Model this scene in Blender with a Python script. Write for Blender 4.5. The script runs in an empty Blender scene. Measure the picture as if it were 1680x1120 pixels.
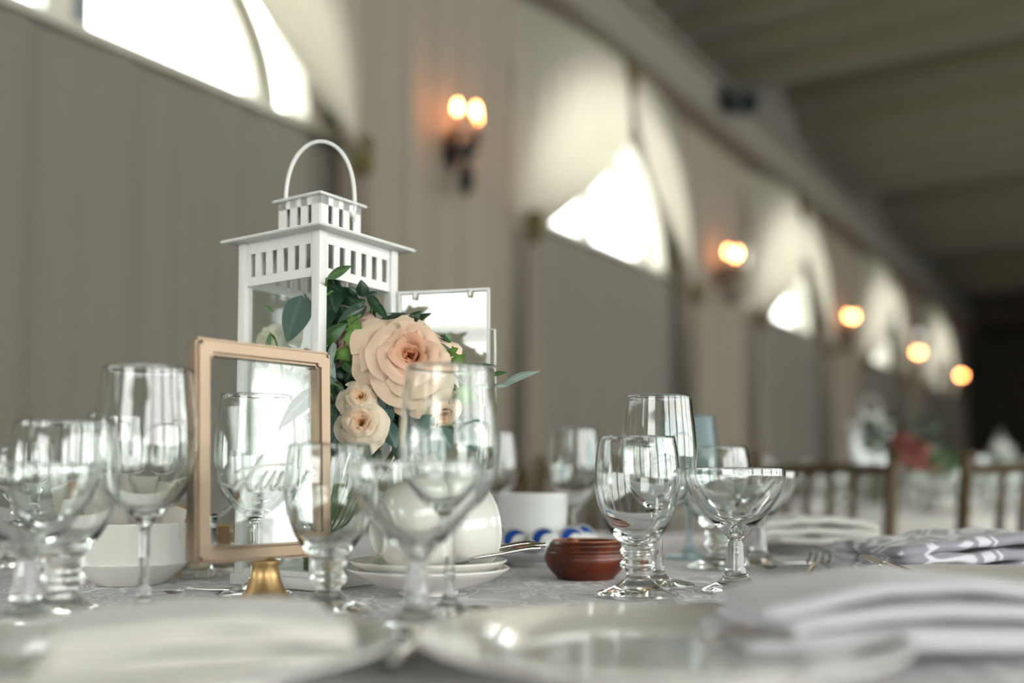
import bpy, bmesh, math, random
from mathutils import Vector, Matrix, noise
PI = math.pi
rnd = random.Random(7)
scene = bpy.context.scene
C = scene.collection

# ------------------------------------------------------------ camera
FPX, PITCH, YAW = 1633.0, math.radians(3.0), math.radians(33.0)
CZ = 0.865
TZ = 0.760                       # table top height
HORIZON = 790.0
SHIFT = HORIZON - 560 - FPX * math.tan(PITCH)
cam_d = bpy.data.cameras.new('camera')
cam = bpy.data.objects.new('camera', cam_d); C.objects.link(cam)
cam.location = (0, 0, CZ)
cam.rotation_euler = (math.radians(90) + PITCH, 0, YAW)
cam_d.sensor_width = 36.0
cam_d.lens = 36.0 * FPX / 1680.0
cam_d.shift_y = SHIFT / 1680.0
cam_d.clip_start = 0.02; cam_d.clip_end = 200
cam_d.dof.use_dof = True
cam_d.dof.focus_distance = 0.955
cam_d.dof.aperture_fstop = 1.75
scene.camera = cam

# ------------------------------------------------------------ world, exposure
world = bpy.data.worlds.new('overcast_sky'); scene.world = world
world.use_nodes = True
bg = world.node_tree.nodes['Background']
bg.inputs[0].default_value = (0.985, 1.0, 0.965, 1)
bg.inputs[1].default_value = 3.9
vs = scene.view_settings
scene.display_settings.display_device = 'sRGB'
vs.view_transform = 'Standard'; vs.look = 'None'; vs.gamma = 1.0; vs.use_curve_mapping = False
vs.exposure = 1.32
cy = scene.cycles
cy.max_bounces = 18; cy.transmission_bounces = 18; cy.glossy_bounces = 8
cy.diffuse_bounces = 5; cy.transparent_max_bounces = 32
cy.use_denoising = True
cy.sample_clamp_indirect = 12.0
cy.blur_glossy = 0.3

# direction helpers: a pixel column + a distance along the view axis -> a place in the room
FW = Vector((-math.sin(YAW), math.cos(YAW), 0)); RT = Vector((math.cos(YAW), math.sin(YAW), 0))
def at(px, d, z=TZ):
    p = FW * d + RT * ((px - 840) / FPX * d)
    return Vector((p.x, p.y, z))
def at3(px, py, d):
    return at(px, d, CZ + (HORIZON - py) / FPX * d)

# portals guide the daylight that comes in through the window openings
def portal(name, loc, rot, sx, sy):
    l = bpy.data.lights.new(name, 'AREA'); l.shape = 'RECTANGLE'; l.size = sx; l.size_y = sy
    l.cycles.is_portal = True
    o = bpy.data.objects.new(name, l); C.objects.link(o); o.location = loc; o.rotation_euler = rot
    return o

# ------------------------------------------------------------ tags
def tag(o, label=None, cat=None, group=None, kind=None):
    if label: o['label'] = label
    if cat: o['category'] = cat
    if group: o['group'] = group
    if kind: o['kind'] = kind
    return o
def thing(name, label, cat, loc=(0, 0, 0), rz=0, group=None):
    o = bpy.data.objects.new(name, None); C.objects.link(o)
    o.location = loc; o.rotation_euler = (0, 0, rz); o.empty_display_size = 0.02
    return tag(o, label, cat, group)
def obj(name, bm, mat, parent=None, smooth=None):
    """link a bmesh as one mesh object; smooth = angle in degrees"""
    me = bpy.data.meshes.new(name)
    bmesh.ops.recalc_face_normals(bm, faces=bm.faces) if smooth != 'raw' and smooth != 'sheet' else None
    bm.to_mesh(me); bm.free()
    if isinstance(mat, (list, tuple)):
        for m in mat: me.materials.append(m)
    else: me.materials.append(mat)
    if smooth:
        for p in me.polygons: p.use_smooth = True
        if smooth not in ('raw', 'sheet', 'all'): me.set_sharp_from_angle(angle=math.radians(smooth))
    o = bpy.data.objects.new(name, me); C.objects.link(o)
    if parent: o.parent = parent
    return o
def dup(root, loc, rz=None, label=None, group=None, scale=None):
    r = root.copy(); C.objects.link(r); r.location = loc
    if rz is not None: r.rotation_euler = (0, 0, rz)
    if scale: r.scale = (scale,) * 3 if not isinstance(scale, tuple) else scale
    if label: r['label'] = label
    if group: r['group'] = group
    for ch in list(root.children):
        c = ch.copy(); C.objects.link(c); c.parent = r
        for g in ch.children:
            d = g.copy(); C.objects.link(d); d.parent = c
    return r

# ------------------------------------------------------------ shapes
def NB(): return bmesh.new()
def box(bm, c, s, rz=0, M=None):
    r = bmesh.ops.create_cube(bm, size=1)
    m = Matrix.Translation(c) @ Matrix.Rotation(rz, 4, 'Z') @ Matrix.Diagonal((s[0], s[1], s[2], 1))
    if M: m = M @ m
    bmesh.ops.transform(bm, matrix=m, verts=r['verts'])
    return r['verts']
def bevbox(bm, c, s, b, rz=0, M=None, seg=2):
    t = bmesh.new(); bmesh.ops.create_cube(t, size=1)
    bmesh.ops.transform(t, matrix=Matrix.Diagonal((s[0], s[1], s[2], 1)), verts=t.verts)
    bmesh.ops.bevel(t, geom=t.edges[:], offset=b, segments=seg, profile=0.5, affect='EDGES')
    m = Matrix.Translation(c) @ Matrix.Rotation(rz, 4, 'Z')
    if M: m = M @ m
    merge(bm, t, m)
def merge(bm, t, m=None):
    if m is not None: bmesh.ops.transform(t, matrix=m, verts=t.verts)
    mp = {}
    for v in t.verts: mp[v] = bm.verts.new(v.co)
    for f in t.faces:
        try: bm.faces.new([mp[v] for v in f.verts])
        except ValueError: pass
    t.free()
def lathe(bm, prof, n=48, M=None, flute=None):
    """revolve (r, z) points; first/last with r=0 close the ends"""
    rings = []
    for (r, z) in prof:
        if r < 1e-6:
            rings.append([bm.verts.new((0, 0, z))])
        else:
            ring = []
            for k in range(n):
                a = 2 * PI * k / n
                rr = r * (1 + (flute(a, z) if flute else 0))
                ring.append(bm.verts.new((rr * math.cos(a), rr * math.sin(a), z)))
            rings.append(ring)
    for A, B in zip(rings, rings[1:]):
        for k in range(n):
            k2 = (k + 1) % n
            if len(A) == 1 and len(B) == 1: break
            if len(A) == 1: bm.faces.new((A[0], B[k], B[k2]))
            elif len(B) == 1: bm.faces.new((A[k], B[0], A[k2]))
            else: bm.faces.new((A[k], B[k], B[k2], A[k2]))
    if M is not None:
        vs_ = [v for R in rings for v in R]
        bmesh.ops.transform(bm, matrix=M, verts=vs_)
    return rings
def spline(pts, sub=6):
    """Catmull-Rom through 2D/3D points"""
    P = [Vector(p) for p in pts]; out = []
    for i in range(len(P) - 1):
        p0 = P[max(i - 1, 0)]; p1 = P[i]; p2 = P[i + 1]; p3 = P[min(i + 2, len(P) - 1)]
        for k in range(sub):
            t = k / sub
            out.append(0.5 * ((2 * p1) + (p2 - p0) * t + (2 * p0 - 5 * p1 + 4 * p2 - p3) * t * t + (3 * p1 - p0 - 3 * p2 + p3) * t ** 3))
    out.append(P[-1]); return out
def tube(bm, pts, r, n=8, flat=None):
    """sweep a circle (or an ellipse with flat=(w,h) factors) along points; r number or list"""
    P = [Vector(p) for p in pts]; R = r if isinstance(r, (list, tuple)) else [r] * len(P)
    rings = []; up0 = Vector((0, 0, 1))
    t0 = (P[1] - P[0]).normalized()
    if abs(t0.dot(up0)) > 0.95: up0 = Vector((1, 0, 0))
    side = t0.cross(up0).normalized()
    for i, p in enumerate(P):
        t = (P[min(i + 1, len(P) - 1)] - P[max(i - 1, 0)]).normalized()
        side = (side - t * side.dot(t)).normalized(); up = side.cross(t).normalized()
        a_, b_ = flat[i] if (flat and isinstance(flat, list)) else (flat or (1, 1))
        rings.append([bm.verts.new(p + side * (math.cos(2 * PI * k / n) * R[i] * a_) + up * (math.sin(2 * PI * k / n) * R[i] * b_)) for k in range(n)])
    for A, B in zip(rings, rings[1:]):
        for k in range(n): bm.faces.new((A[k], A[(k + 1) % n], B[(k + 1) % n], B[k]))
    bm.faces.new(rings[0][::-1]); bm.faces.new(rings[-1])
def grid(bm, fn, nu, nv):
    """sheet from fn(u,v)"""
    V = [[bm.verts.new(fn(i / nu, j / nv)) for j in range(nv + 1)] for i in range(nu + 1)]
    F = []
    for i in range(nu):
        for j in range(nv):
            F.append(bm.faces.new((V[i][j], V[i + 1][j], V[i + 1][j + 1], V[i][j + 1])))
    return V, F

# ------------------------------------------------------------ materials
def nm(name):
    m = bpy.data.materials.new(name); m.use_nodes = True
    nt = m.node_tree; b = nt.nodes['Principled BSDF']
    return m, nt, b
def pmat(name, col, rough=0.5, metal=0.0, noise_amt=0.0, scale=20, bump=0.0, spec=0.5, coat=0.0, sss=0.0, bscale=None):
    m, nt, b = nm(name)
    b.inputs['Base Color'].default_value = (*col, 1); b.inputs['Roughness'].default_value = rough
    b.inputs['Metallic'].default_value = metal; b.inputs['Specular IOR Level'].default_value = spec
    b.inputs['Coat Weight'].default_value = coat
    if sss:
        b.inputs['Subsurface Weight'].default_value = sss; b.inputs['Subsurface Scale'].default_value = 0.006
    if noise_amt or bump:
        tc = nt.nodes.new('ShaderNodeTexCoord'); n = nt.nodes.new('ShaderNodeTexNoise')
        n.inputs['Scale'].default_value = scale; n.inputs['Detail'].default_value = 6
        nt.links.new(tc.outputs['Object'], n.inputs['Vector'])
        if noise_amt:
            mx = nt.nodes.new('ShaderNodeMix'); mx.data_type = 'RGBA'
            mx.inputs[6].default_value = (*[c * (1 - noise_amt) for c in col], 1)
            mx.inputs[7].default_value = (*[min(1, c * (1 + noise_amt)) for c in col], 1)
            nt.links.new(n.outputs['Fac'], mx.inputs[0]); nt.links.new(mx.outputs[2], b.inputs['Base Color'])
        if bump:
            n2 = n
            if bscale:
                n2 = nt.nodes.new('ShaderNodeTexNoise'); n2.inputs['Scale'].default_value = bscale
                nt.links.new(tc.outputs['Object'], n2.inputs['Vector'])
            bp = nt.nodes.new('ShaderNodeBump'); bp.inputs['Strength'].default_value = bump; bp.inputs['Distance'].default_value = 0.002
            nt.links.new(n2.outputs['Fac'], bp.inputs['Height']); nt.links.new(bp.outputs[0], b.inputs['Normal'])
    return m
def glassmat(name, col=(1, 1, 1), rough=0.0, ior=1.5):
    m, nt, b = nm(name); nt.nodes.remove(b)
    g = nt.nodes.new('ShaderNodeBsdfGlass'); g.inputs[0].default_value = (*col, 1); g.inputs['Roughness'].default_value = rough; g.inputs['IOR'].default_value = ior
    nt.links.new(g.outputs[0], nt.nodes['Material Output'].inputs[0]); return m
def panemat(name, tint=(0.97, 0.99, 0.98), ior=1.5, haze=0.0, gain=1.0):
    """clear sheet glass: see-through with the mirror share of both its faces"""
    m, nt, b = nm(name); nt.nodes.remove(b)
    t = nt.nodes.new('ShaderNodeBsdfTransparent'); t.inputs[0].default_value = (*tint, 1)
    g = nt.nodes.new('ShaderNodeBsdfGlossy'); g.inputs['Roughness'].default_value = 0.0
    f = nt.nodes.new('ShaderNodeFresnel'); geo = nt.nodes.new('ShaderNodeNewGeometry')
    io = nt.nodes.new('ShaderNodeMix'); io.data_type = 'FLOAT'; io.inputs[2].default_value = ior; io.inputs[3].default_value = 1 / ior
    nt.links.new(geo.outputs['Backfacing'], io.inputs[0]); nt.links.new(io.outputs[0], f.inputs[0])
    k = nt.nodes.new('ShaderNodeMath'); k.operation = 'MULTIPLY'; k.inputs[1].default_value = gain; k.use_clamp = True
    mx = nt.nodes.new('ShaderNodeMixShader')
    nt.links.new(f.outputs[0], k.inputs[0]); nt.links.new(k.outputs[0], mx.inputs[0])
    nt.links.new(t.outputs[0], mx.inputs[1]); nt.links.new(g.outputs[0], mx.inputs[2])
    out = mx
    if haze:
        d = nt.nodes.new('ShaderNodeBsdfTranslucent'); d.inputs[0].default_value = (0.9, 0.92, 0.9, 1)
        m2 = nt.nodes.new('ShaderNodeMixShader'); m2.inputs[0].default_value = haze
        nt.links.new(mx.outputs[0], m2.inputs[1]); nt.links.new(d.outputs[0], m2.inputs[2]); out = m2
    nt.links.new(out.outputs[0], nt.nodes['Material Output'].inputs[0]); return m
def clothmat(name, col, trans=0.0, tcol=None, weave=900, bump=0.15):
    m, nt, b = nm(name)
    b.inputs['Base Color'].default_value = (*col, 1); b.inputs['Roughness'].default_value = 0.85
    b.inputs['Specular IOR Level'].default_value = 0.15; b.inputs['Sheen Weight'].default_value = 0.2
    tc = nt.nodes.new('ShaderNodeTexCoord'); n = nt.nodes.new('ShaderNodeTexNoise'); n.inputs['Scale'].default_value = weave
    nt.links.new(tc.outputs['Object'], n.inputs['Vector'])
    bp = nt.nodes.new('ShaderNodeBump'); bp.inputs['Strength'].default_value = bump; bp.inputs['Distance'].default_value = 0.0006
    nt.links.new(n.outputs['Fac'], bp.inputs['Height']); nt.links.new(bp.outputs[0], b.inputs['Normal'])
    if trans:
        t = nt.nodes.new('ShaderNodeBsdfTranslucent'); t.inputs[0].default_value = (*(tcol or col), 1)
        mx = nt.nodes.new('ShaderNodeMixShader'); mx.inputs[0].default_value = trans
        nt.links.new(b.outputs[0], mx.inputs[1]); nt.links.new(t.outputs[0], mx.inputs[2])
        nt.links.new(mx.outputs[0], nt.nodes['Material Output'].inputs[0])
    return m
def emitmat(name, col, s):
    m, nt, b = nm(name); nt.nodes.remove(b)
    e = nt.nodes.new('ShaderNodeEmission'); e.inputs[0].default_value = (*col, 1); e.inputs[1].default_value = s
    nt.links.new(e.outputs[0], nt.nodes['Material Output'].inputs[0]); return m
def damask(name, ca, cb, scale, wth=0.06, big=0.0):
    """woven scroll pattern: bands along the level lines of a warped noise"""
    m, nt, b = nm(name); b.inputs['Roughness'].default_value = 0.75; b.inputs['Specular IOR Level'].default_value = 0.25
    b.inputs['Sheen Weight'].default_value = 0.2
    tc = nt.nodes.new('ShaderNodeTexCoord'); n = nt.nodes.new('ShaderNodeTexNoise'); n.inputs['Scale'].default_value = scale; n.inputs['Detail'].default_value = 0.6; n.inputs['Distortion'].default_value = 1.6
    nt.links.new(tc.outputs['Object'], n.inputs['Vector'])
    r = nt.nodes.new('ShaderNodeValToRGB'); e = r.color_ramp.elements
    e[0].position = 0.0; e[0].color = (0, 0, 0, 1); e[1].position = 1; e[1].color = (0, 0, 0, 1)
    for c0 in (0.40, 0.52, 0.64):
        for (p_, v_) in ((c0 - 0.012, 0), (c0, 1), (c0 + wth, 1), (c0 + wth + 0.012, 0)):
            k = e.new(p_); k.color = (v_, v_, v_, 1)
    nt.links.new(n.outputs['Fac'], r.inputs[0])
    mx = nt.nodes.new('ShaderNodeMix'); mx.data_type = 'RGBA'; mx.inputs[6].default_value = (*ca, 1); mx.inputs[7].default_value = (*cb, 1)
    nt.links.new(r.outputs[0], mx.inputs[0]); nt.links.new(mx.outputs[2], b.inputs['Base Color'])
    w = nt.nodes.new('ShaderNodeTexNoise'); w.inputs['Scale'].default_value = 1200
    nt.links.new(tc.outputs['Object'], w.inputs['Vector'])
    bp = nt.nodes.new('ShaderNodeBump'); bp.inputs['Strength'].default_value = 0.12; bp.inputs['Distance'].default_value = 0.0005
    nt.links.new(w.outputs['Fac'], bp.inputs['Height']); nt.links.new(bp.outputs[0], b.inputs['Normal'])
    return m
M = {}
M['glass'] = glassmat('clear_glass', (0.985, 0.995, 0.99))
M['blueglass'] = glassmat('cloudy_glass', (0.86, 0.95, 0.98), 0.25, 1.3)
M['pane'] = panemat('sheet_glass')
M['doorpane'] = panemat('lantern_door_glass', (0.93, 0.97, 0.95), 1.6, gain=1.5)
M['winpane'] = panemat('window_glass', (1, 1, 1), 1.45, gain=1.0)
M['white_metal'] = pmat('white_powder_coat', (0.68, 0.69, 0.665), 0.42, 0, 0.02, 60, 0.05)
M['gold'] = pmat('brushed_rose_gold', (0.20, 0.15, 0.105), 0.36, 0.85, 0.08, 40, 0.15)
M['brass'] = pmat('aged_brass', (0.50, 0.33, 0.15), 0.38, 0.85, 0.1, 60)
M['steel'] = pmat('polished_steel', (0.62, 0.61, 0.60), 0.12, 1.0)
M['china'] = pmat('glazed_china', (0.78, 0.77, 0.72), 0.12, 0, 0, coat=0.4)
M['china2'] = pmat('white_china', (0.80, 0.82, 0.82), 0.2, 0, 0, coat=0.3)
M['cloth_table'] = damask('grey_damask_tablecloth', (0.455, 0.43, 0.45), (0.76, 0.755, 0.76), 13, 0.026)
M['napkin_grey'] = damask('lilac_grey_damask', (0.30, 0.29, 0.335), (0.66, 0.67, 0.72), 7, 0.05)
M['napkin_white'] = clothmat('white_napkin_linen', (0.62, 0.61, 0.57))
M['napkin_lilac'] = clothmat('pale_lilac_linen', (0.56, 0.56, 0.60))
M['wall_cloth'] = clothmat('wall_fabric', (0.17, 0.16, 0.13), weave=60, bump=0.3)
M['panel_cloth'] = clothmat('sill_panel_fabric', (0.175, 0.163, 0.135), weave=60, bump=0.3)
M['drape'] = clothmat('ivory_drape', (0.265, 0.238, 0.19), weave=60, bump=0.3)
M['swag'] = clothmat('sheer_swag', (0.44, 0.42, 0.345), 0.42, (0.52, 0.50, 0.41), weave=80)
M['ceil'] = clothmat('ceiling_fabric', (0.145, 0.135, 0.09), weave=60)
M['cornice'] = pmat('cornice_paint', (0.21, 0.195, 0.16), 0.7, 0, 0.05, 4)
M['frame_w'] = pmat('window_frame_paint', (0.50, 0.49, 0.42), 0.5, 0, 0.03, 8)
M['frame_dark'] = pmat('window_mullion_grey', (0.16, 0.18, 0.19), 0.5)
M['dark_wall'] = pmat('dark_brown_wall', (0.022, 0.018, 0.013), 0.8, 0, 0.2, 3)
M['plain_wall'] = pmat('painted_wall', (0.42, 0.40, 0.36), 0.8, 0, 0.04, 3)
M['floor'] = pmat('dark_carpet', (0.09, 0.075, 0.055), 0.95, 0, 0.3, 40, 0.3)
M['tie'] = clothmat('olive_tie', (0.10, 0.085, 0.03), weave=90)
M['black'] = pmat('black_iron', (0.02, 0.02, 0.02), 0.45, 0.3)
M['spot'] = pmat('spotlight_enamel', (0.035, 0.05, 0.055), 0.4, 0.2)
M['candle'] = pmat('candle_sleeve', (0.55, 0.36, 0.22), 0.6)
M['bulb'] = emitmat('warm_bulb', (1.0, 0.31, 0.09), 26)
M['clay'] = None
def claymat():
    m, nt, b = nm('glazed_red_clay')
    tc = nt.nodes.new('ShaderNodeTexCoord'); n = nt.nodes.new('ShaderNodeTexNoise'); n.inputs['Scale'].default_value = 45; n.inputs['Detail'].default_value = 8
    nt.links.new(tc.outputs['Object'], n.inputs['Vector'])
    r = nt.nodes.new('ShaderNodeValToRGB'); e = r.color_ramp.elements
    e[0].position = 0.3; e[0].color = (0.035, 0.009, 0.005, 1); e[1].position = 0.62; e[1].color = (0.15, 0.025, 0.007, 1)
    nt.links.new(n.outputs['Fac'], r.inputs[0]); nt.links.new(r.outputs[0], b.inputs['Base Color'])
    b.inputs['Roughness'].default_value = 0.36; b.inputs['Coat Weight'].default_value = 0.15
    bp = nt.nodes.new('ShaderNodeBump'); bp.inputs['Strength'].default_value = 0.25; bp.inputs['Distance'].default_value = 0.001
    nt.links.new(n.outputs['Fac'], bp.inputs['Height']); nt.links.new(bp.outputs[0], b.inputs['Normal'])
    return m
M['clay'] = claymat()
M['clay_in'] = pmat('dark_pot_inside', (0.02, 0.012, 0.008), 0.3)  # near-black disc filling the inside of the pot
M['clay_rim'] = pmat('pale_clay_rim', (0.42, 0.17, 0.09), 0.35, 0, 0.3, 80)  # thin rim ring, paler than the pot body
M['spice'] = pmat('brown_sugar_lump', (0.33, 0.12, 0.04), 0.7, 0, 0.3, 200, 0.3)
M['chair_gold'] = pmat('antique_gold_paint', (0.06, 0.036, 0.011), 0.45, 0.3, 0.15, 30)
M['cushion'] = clothmat('ivory_cushion', (0.6, 0.56, 0.48))
M['lid_white'] = pmat('foil_lid_white', (0.80, 0.82, 0.82), 0.35)
M['lid_blue'] = pmat('foil_lid_blue', (0.01, 0.07, 0.36), 0.3, 0.2, 0.2, 150)
M['plastic'] = pmat('white_plastic', (0.80, 0.82, 0.78), 0.35, sss=0.2)
M['sugar'] = pmat('white_paper_packet', (0.76, 0.74, 0.69), 0.7, 0, 0.04, 60)
M['sugar_tan'] = pmat('tan_paper_packet', (0.60, 0.43, 0.25), 0.7, 0, 0.05, 60)
M['yellow'] = pmat('yellow_paper_packet', (0.75, 0.45, 0.07), 0.6, 0, 0.1, 60)
M['ink'] = pmat('white_lettering', (0.82, 0.86, 0.82), 0.5)
M['print'] = pmat('dark_print', (0.12, 0.13, 0.08), 0.7)
M['stem'] = pmat('green_stem', (0.09, 0.17, 0.05), 0.5)
M['wax'] = pmat('cream_wax', (0.75, 0.68, 0.5), 0.4, sss=0.3)
def leafmat(name, ca, cb, trans=0.15, rough=0.42):
    m, nt, b = nm(name); b.inputs['Roughness'].default_value = rough
    tc = nt.nodes.new('ShaderNodeTexCoord'); n = nt.nodes.new('ShaderNodeTexNoise'); n.inputs['Scale'].default_value = 30; n.inputs['Detail'].default_value = 4
    nt.links.new(tc.outputs['Object'], n.inputs['Vector'])
    mx = nt.nodes.new('ShaderNodeMix'); mx.data_type = 'RGBA'; mx.inputs[6].default_value = (*ca, 1); mx.inputs[7].default_value = (*cb, 1)
    nt.links.new(n.outputs['Fac'], mx.inputs[0])
    at_ = nt.nodes.new('ShaderNodeAttribute'); at_.attribute_name = 'vein'
    m2 = nt.nodes.new('ShaderNodeMix'); m2.data_type = 'RGBA'; m2.inputs[7].default_value = (*[min(1, c * 1.5 + 0.05) for c in cb], 1)
    nt.links.new(at_.outputs['Fac'], m2.inputs[0]); nt.links.new(mx.outputs[2], m2.inputs[6])
    nt.links.new(m2.outputs[2], b.inputs['Base Color'])
    t = nt.nodes.new('ShaderNodeBsdfTranslucent'); t.inputs[0].default_value = (*[min(1, c * 1.6) for c in cb], 1)
    ms = nt.nodes.new('ShaderNodeMixShader'); ms.inputs[0].default_value = trans
    nt.links.new(b.outputs[0], ms.inputs[1]); nt.links.new(t.outputs[0], ms.inputs[2]); nt.links.new(ms.outputs[0], nt.nodes['Material Output'].inputs[0])
    return m
M['euc'] = leafmat('eucalyptus_leaf', (0.035, 0.085, 0.075), (0.075, 0.15, 0.125))
M['euc_pale'] = leafmat('pale_eucalyptus_leaf', (0.19, 0.27, 0.23), (0.28, 0.36, 0.31))
M['ruscus'] = leafmat('dark_ruscus_leaf', (0.008, 0.028, 0.012), (0.018, 0.055, 0.022), 0.08, 0.35)
M['ruscus_mid'] = leafmat('green_ruscus_leaf', (0.03, 0.09, 0.025), (0.06, 0.15, 0.04), 0.15, 0.35)
M['ivy'] = leafmat('ivy_leaf', (0.05, 0.12, 0.02), (0.11, 0.24, 0.035), 0.25)
def petalmat(name, deep, pale):
    m, nt, b = nm(name); b.inputs['Roughness'].default_value = 0.6; b.inputs['Specular IOR Level'].default_value = 0.2
    at_ = nt.nodes.new('ShaderNodeAttribute'); at_.attribute_name = 'tint'
    mx = nt.nodes.new('ShaderNodeMix'); mx.data_type = 'RGBA'; mx.inputs[6].default_value = (*deep, 1); mx.inputs[7].default_value = (*pale, 1)
    nt.links.new(at_.outputs['Fac'], mx.inputs[0]); nt.links.new(mx.outputs[2], b.inputs['Base Color'])
    t = nt.nodes.new('ShaderNodeBsdfTranslucent'); nt.links.new(mx.outputs[2], t.inputs[0])
    ms = nt.nodes.new('ShaderNodeMixShader'); ms.inputs[0].default_value = 0.22
    nt.links.new(b.outputs[0], ms.inputs[1]); nt.links.new(t.outputs[0], ms.inputs[2]); nt.links.new(ms.outputs[0], nt.nodes['Material Output'].inputs[0])
    return m
M['peach'] = petalmat('peach_petal', (0.52, 0.17, 0.07), (0.80, 0.63, 0.475))
M['cream'] = petalmat('cream_petal', (0.74, 0.42, 0.22), (0.80, 0.71, 0.56))
M['blush'] = petalmat('blush_petal', (0.42, 0.20, 0.16), (0.66, 0.47, 0.39))
M['ivory'] = petalmat('ivory_petal', (0.80, 0.78, 0.55), (0.86, 0.86, 0.76))
M['redbloom'] = petalmat('dusky_red_petal', (0.10, 0.02, 0.015), (0.26, 0.09, 0.07))

# ============================================================ SETTING
XW = -3.2                     # window wall plane (inner face)
SILL = CZ + 1.61
ZTOP = CZ + 2.95
ZCEIL = CZ + 3.42
BAY = 3.88
CEN = [2.12 + BAY * k for k in range(-2, 5)]
Y0, Y1, XR = -6.0, 21.9, 5.6
def struct(name, bm, mat, smooth=None, parent=None):
    o = obj(name, bm, mat, parent, smooth)
    if not parent: o['kind'] = 'structure'
    return o
b = NB(); box(b, ((XW + XR) / 2, (Y0 + Y1) / 2, -0.05), (XR - XW + 0.6, Y1 - Y0 + 0.6, 0.1)); struct('floor', b, M['floor'])
# unseen low window in the left wall, added for the lantern pane's bright reflection
LW = (-2.55, -0.95, 0.35, 1.42)
AO, BO = 1.20, 1.10           # arch opening half width / height
def zarch(y, a=AO, bb=BO):
    for c in CEN:
        u = (y - c) / a
        if abs(u) < 1: return SILL + bb * math.sqrt(1 - u * u)
    return SILL
def wall_with_arches(bm, x0, x1):
    # lower wall in pieces round the low window
    ymin, ymax = Y0 - 0.2, Y1 + 0.2
    for (ya, yb, za, zb) in ((ymin, LW[0], 0, SILL), (LW[1], ymax, 0, SILL), (LW[0], LW[1], 0, LW[2]), (LW[0], LW[1], LW[3], SILL)):
        box(bm, ((x0 + x1) / 2, (ya + yb) / 2, (za + zb) / 2), (abs(x1 - x0), yb - ya, zb - za))
    ys = [ymin]
    for c in CEN:
        ys += [c - AO * math.cos(PI * k / 40) for k in range(41)]
    ys.append(ymax)
    zt = ZCEIL + 0.9
    for ya, yb in zip(ys, ys[1:]):
        za, zb = zarch(ya), zarch(yb)
        v = [bm.verts.new(p) for p in ((x0, ya, za), (x0, yb, zb), (x0, yb, zt), (x0, ya, zt), (x1, ya, za), (x1, yb, zb), (x1, yb, zt), (x1, ya, zt))]
        bm.faces.new((v[0], v[1], v[2], v[3])); bm.faces.new((v[7], v[6], v[5], v[4])); bm.faces.new((v[1], v[0], v[4], v[5])); bm.faces.new((v[3], v[2], v[6], v[7]))
b = NB(); wall_with_arches(b, XW - 0.16, XW)
struct('wall_left', b, M['wall_cloth'])
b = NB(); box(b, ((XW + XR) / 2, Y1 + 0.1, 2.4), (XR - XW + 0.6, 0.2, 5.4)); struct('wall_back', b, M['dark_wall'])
# unseen right wall; its tall windows added and enlarged to brighten the room
b = NB(); RWZ = (0.55, 3.45); RW = [(-5.0, -2.6), (-2.2, 0.2), (0.6, 3.0), (3.4, 5.8), (6.4, 8.8), (10.0, 12.4)]
ys = [Y0 - 0.2] + [v for w in RW for v in w] + [Y1 + 0.2]
for i in range(0, len(ys), 2): box(b, (XR + 0.1, (ys[i] + ys[i + 1]) / 2, 2.4), (0.2, ys[i + 1] - ys[i], 5.4))
for (ya, yb) in RW:
    box(b, (XR + 0.1, (ya + yb) / 2, RWZ[0] / 2 - 0.15), (0.2, yb - ya, RWZ[0] + 0.3)); box(b, (XR + 0.1, (ya + yb) / 2, (RWZ[1] + 5.1) / 2), (0.2, yb - ya, 5.1 - RWZ[1]))
struct('wall_right', b, M['plain_wall'])
# wall behind the camera with one window
b = NB(); FWN = [(-1.4, 1.6)]; FZ = (1.0, 3.1)
xs = [XW - 0.2] + [v for w in FWN for v in w] + [XR + 0.2]
for i in range(0, len(xs), 2): box(b, ((xs[i] + xs[i + 1]) / 2, Y0 - 0.1, 2.4), (xs[i + 1] - xs[i], 0.2, 5.4))
for (xa, xb) in FWN:
    box(b, ((xa + xb) / 2, Y0 - 0.1, FZ[0] / 2 - 0.15), (xb - xa, 0.2, FZ[0] + 0.3)); box(b, ((xa + xb) / 2, Y0 - 0.1, (FZ[1] + 5.1) / 2), (xb - xa, 0.2, 5.1 - FZ[1]))
struct('wall_front', b, M['plain_wall'])
def rect_window(n, c, w, h, axis, cols=2, rows=2):
    """frame + muntins + pane; axis 'x' = window plane normal along x"""
    b = NB(); t = 0.07
    def bb(u, v, su, sv):
        if axis == 'x': box(b, (c[0], c[1] + u, c[2] + v), (0.06, su, sv))
        else: box(b, (c[0] + u, c[1], c[2] + v), (su, 0.06, sv))
    bb(0, h / 2 - t / 2, w, t); bb(0, -h / 2 + t / 2, w, t); bb(-w / 2 + t / 2, 0, t, h); bb(w / 2 - t / 2, 0, t, h)
    for i in range(1, cols): bb(-w / 2 + w * i / cols, 0, 0.05, h)
    for i in range(1, rows): bb(0, -h / 2 + h * i / rows, w, 0.05)
    fr = struct('window_%d' % n, b, M['frame_w'])
    p = NB(); s = (0.008, w - 0.02, h - 0.02) if axis == 'x' else (w - 0.02, 0.008, h - 0.02)
    box(p, c, s); obj('window_pane', p, M['winpane'], fr)
wn = 8
for (ya, yb) in RW:
    rect_window(wn, (XR + 0.08, (ya + yb) / 2, sum(RWZ) / 2), yb - ya, RWZ[1] - RWZ[0], 'x', 3, 2); wn += 1
    portal('daylight_portal', (XR + 0.25, (ya + yb) / 2, sum(RWZ) / 2), (0, PI / 2, 0), RWZ[1] - RWZ[0], yb - ya)
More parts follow.
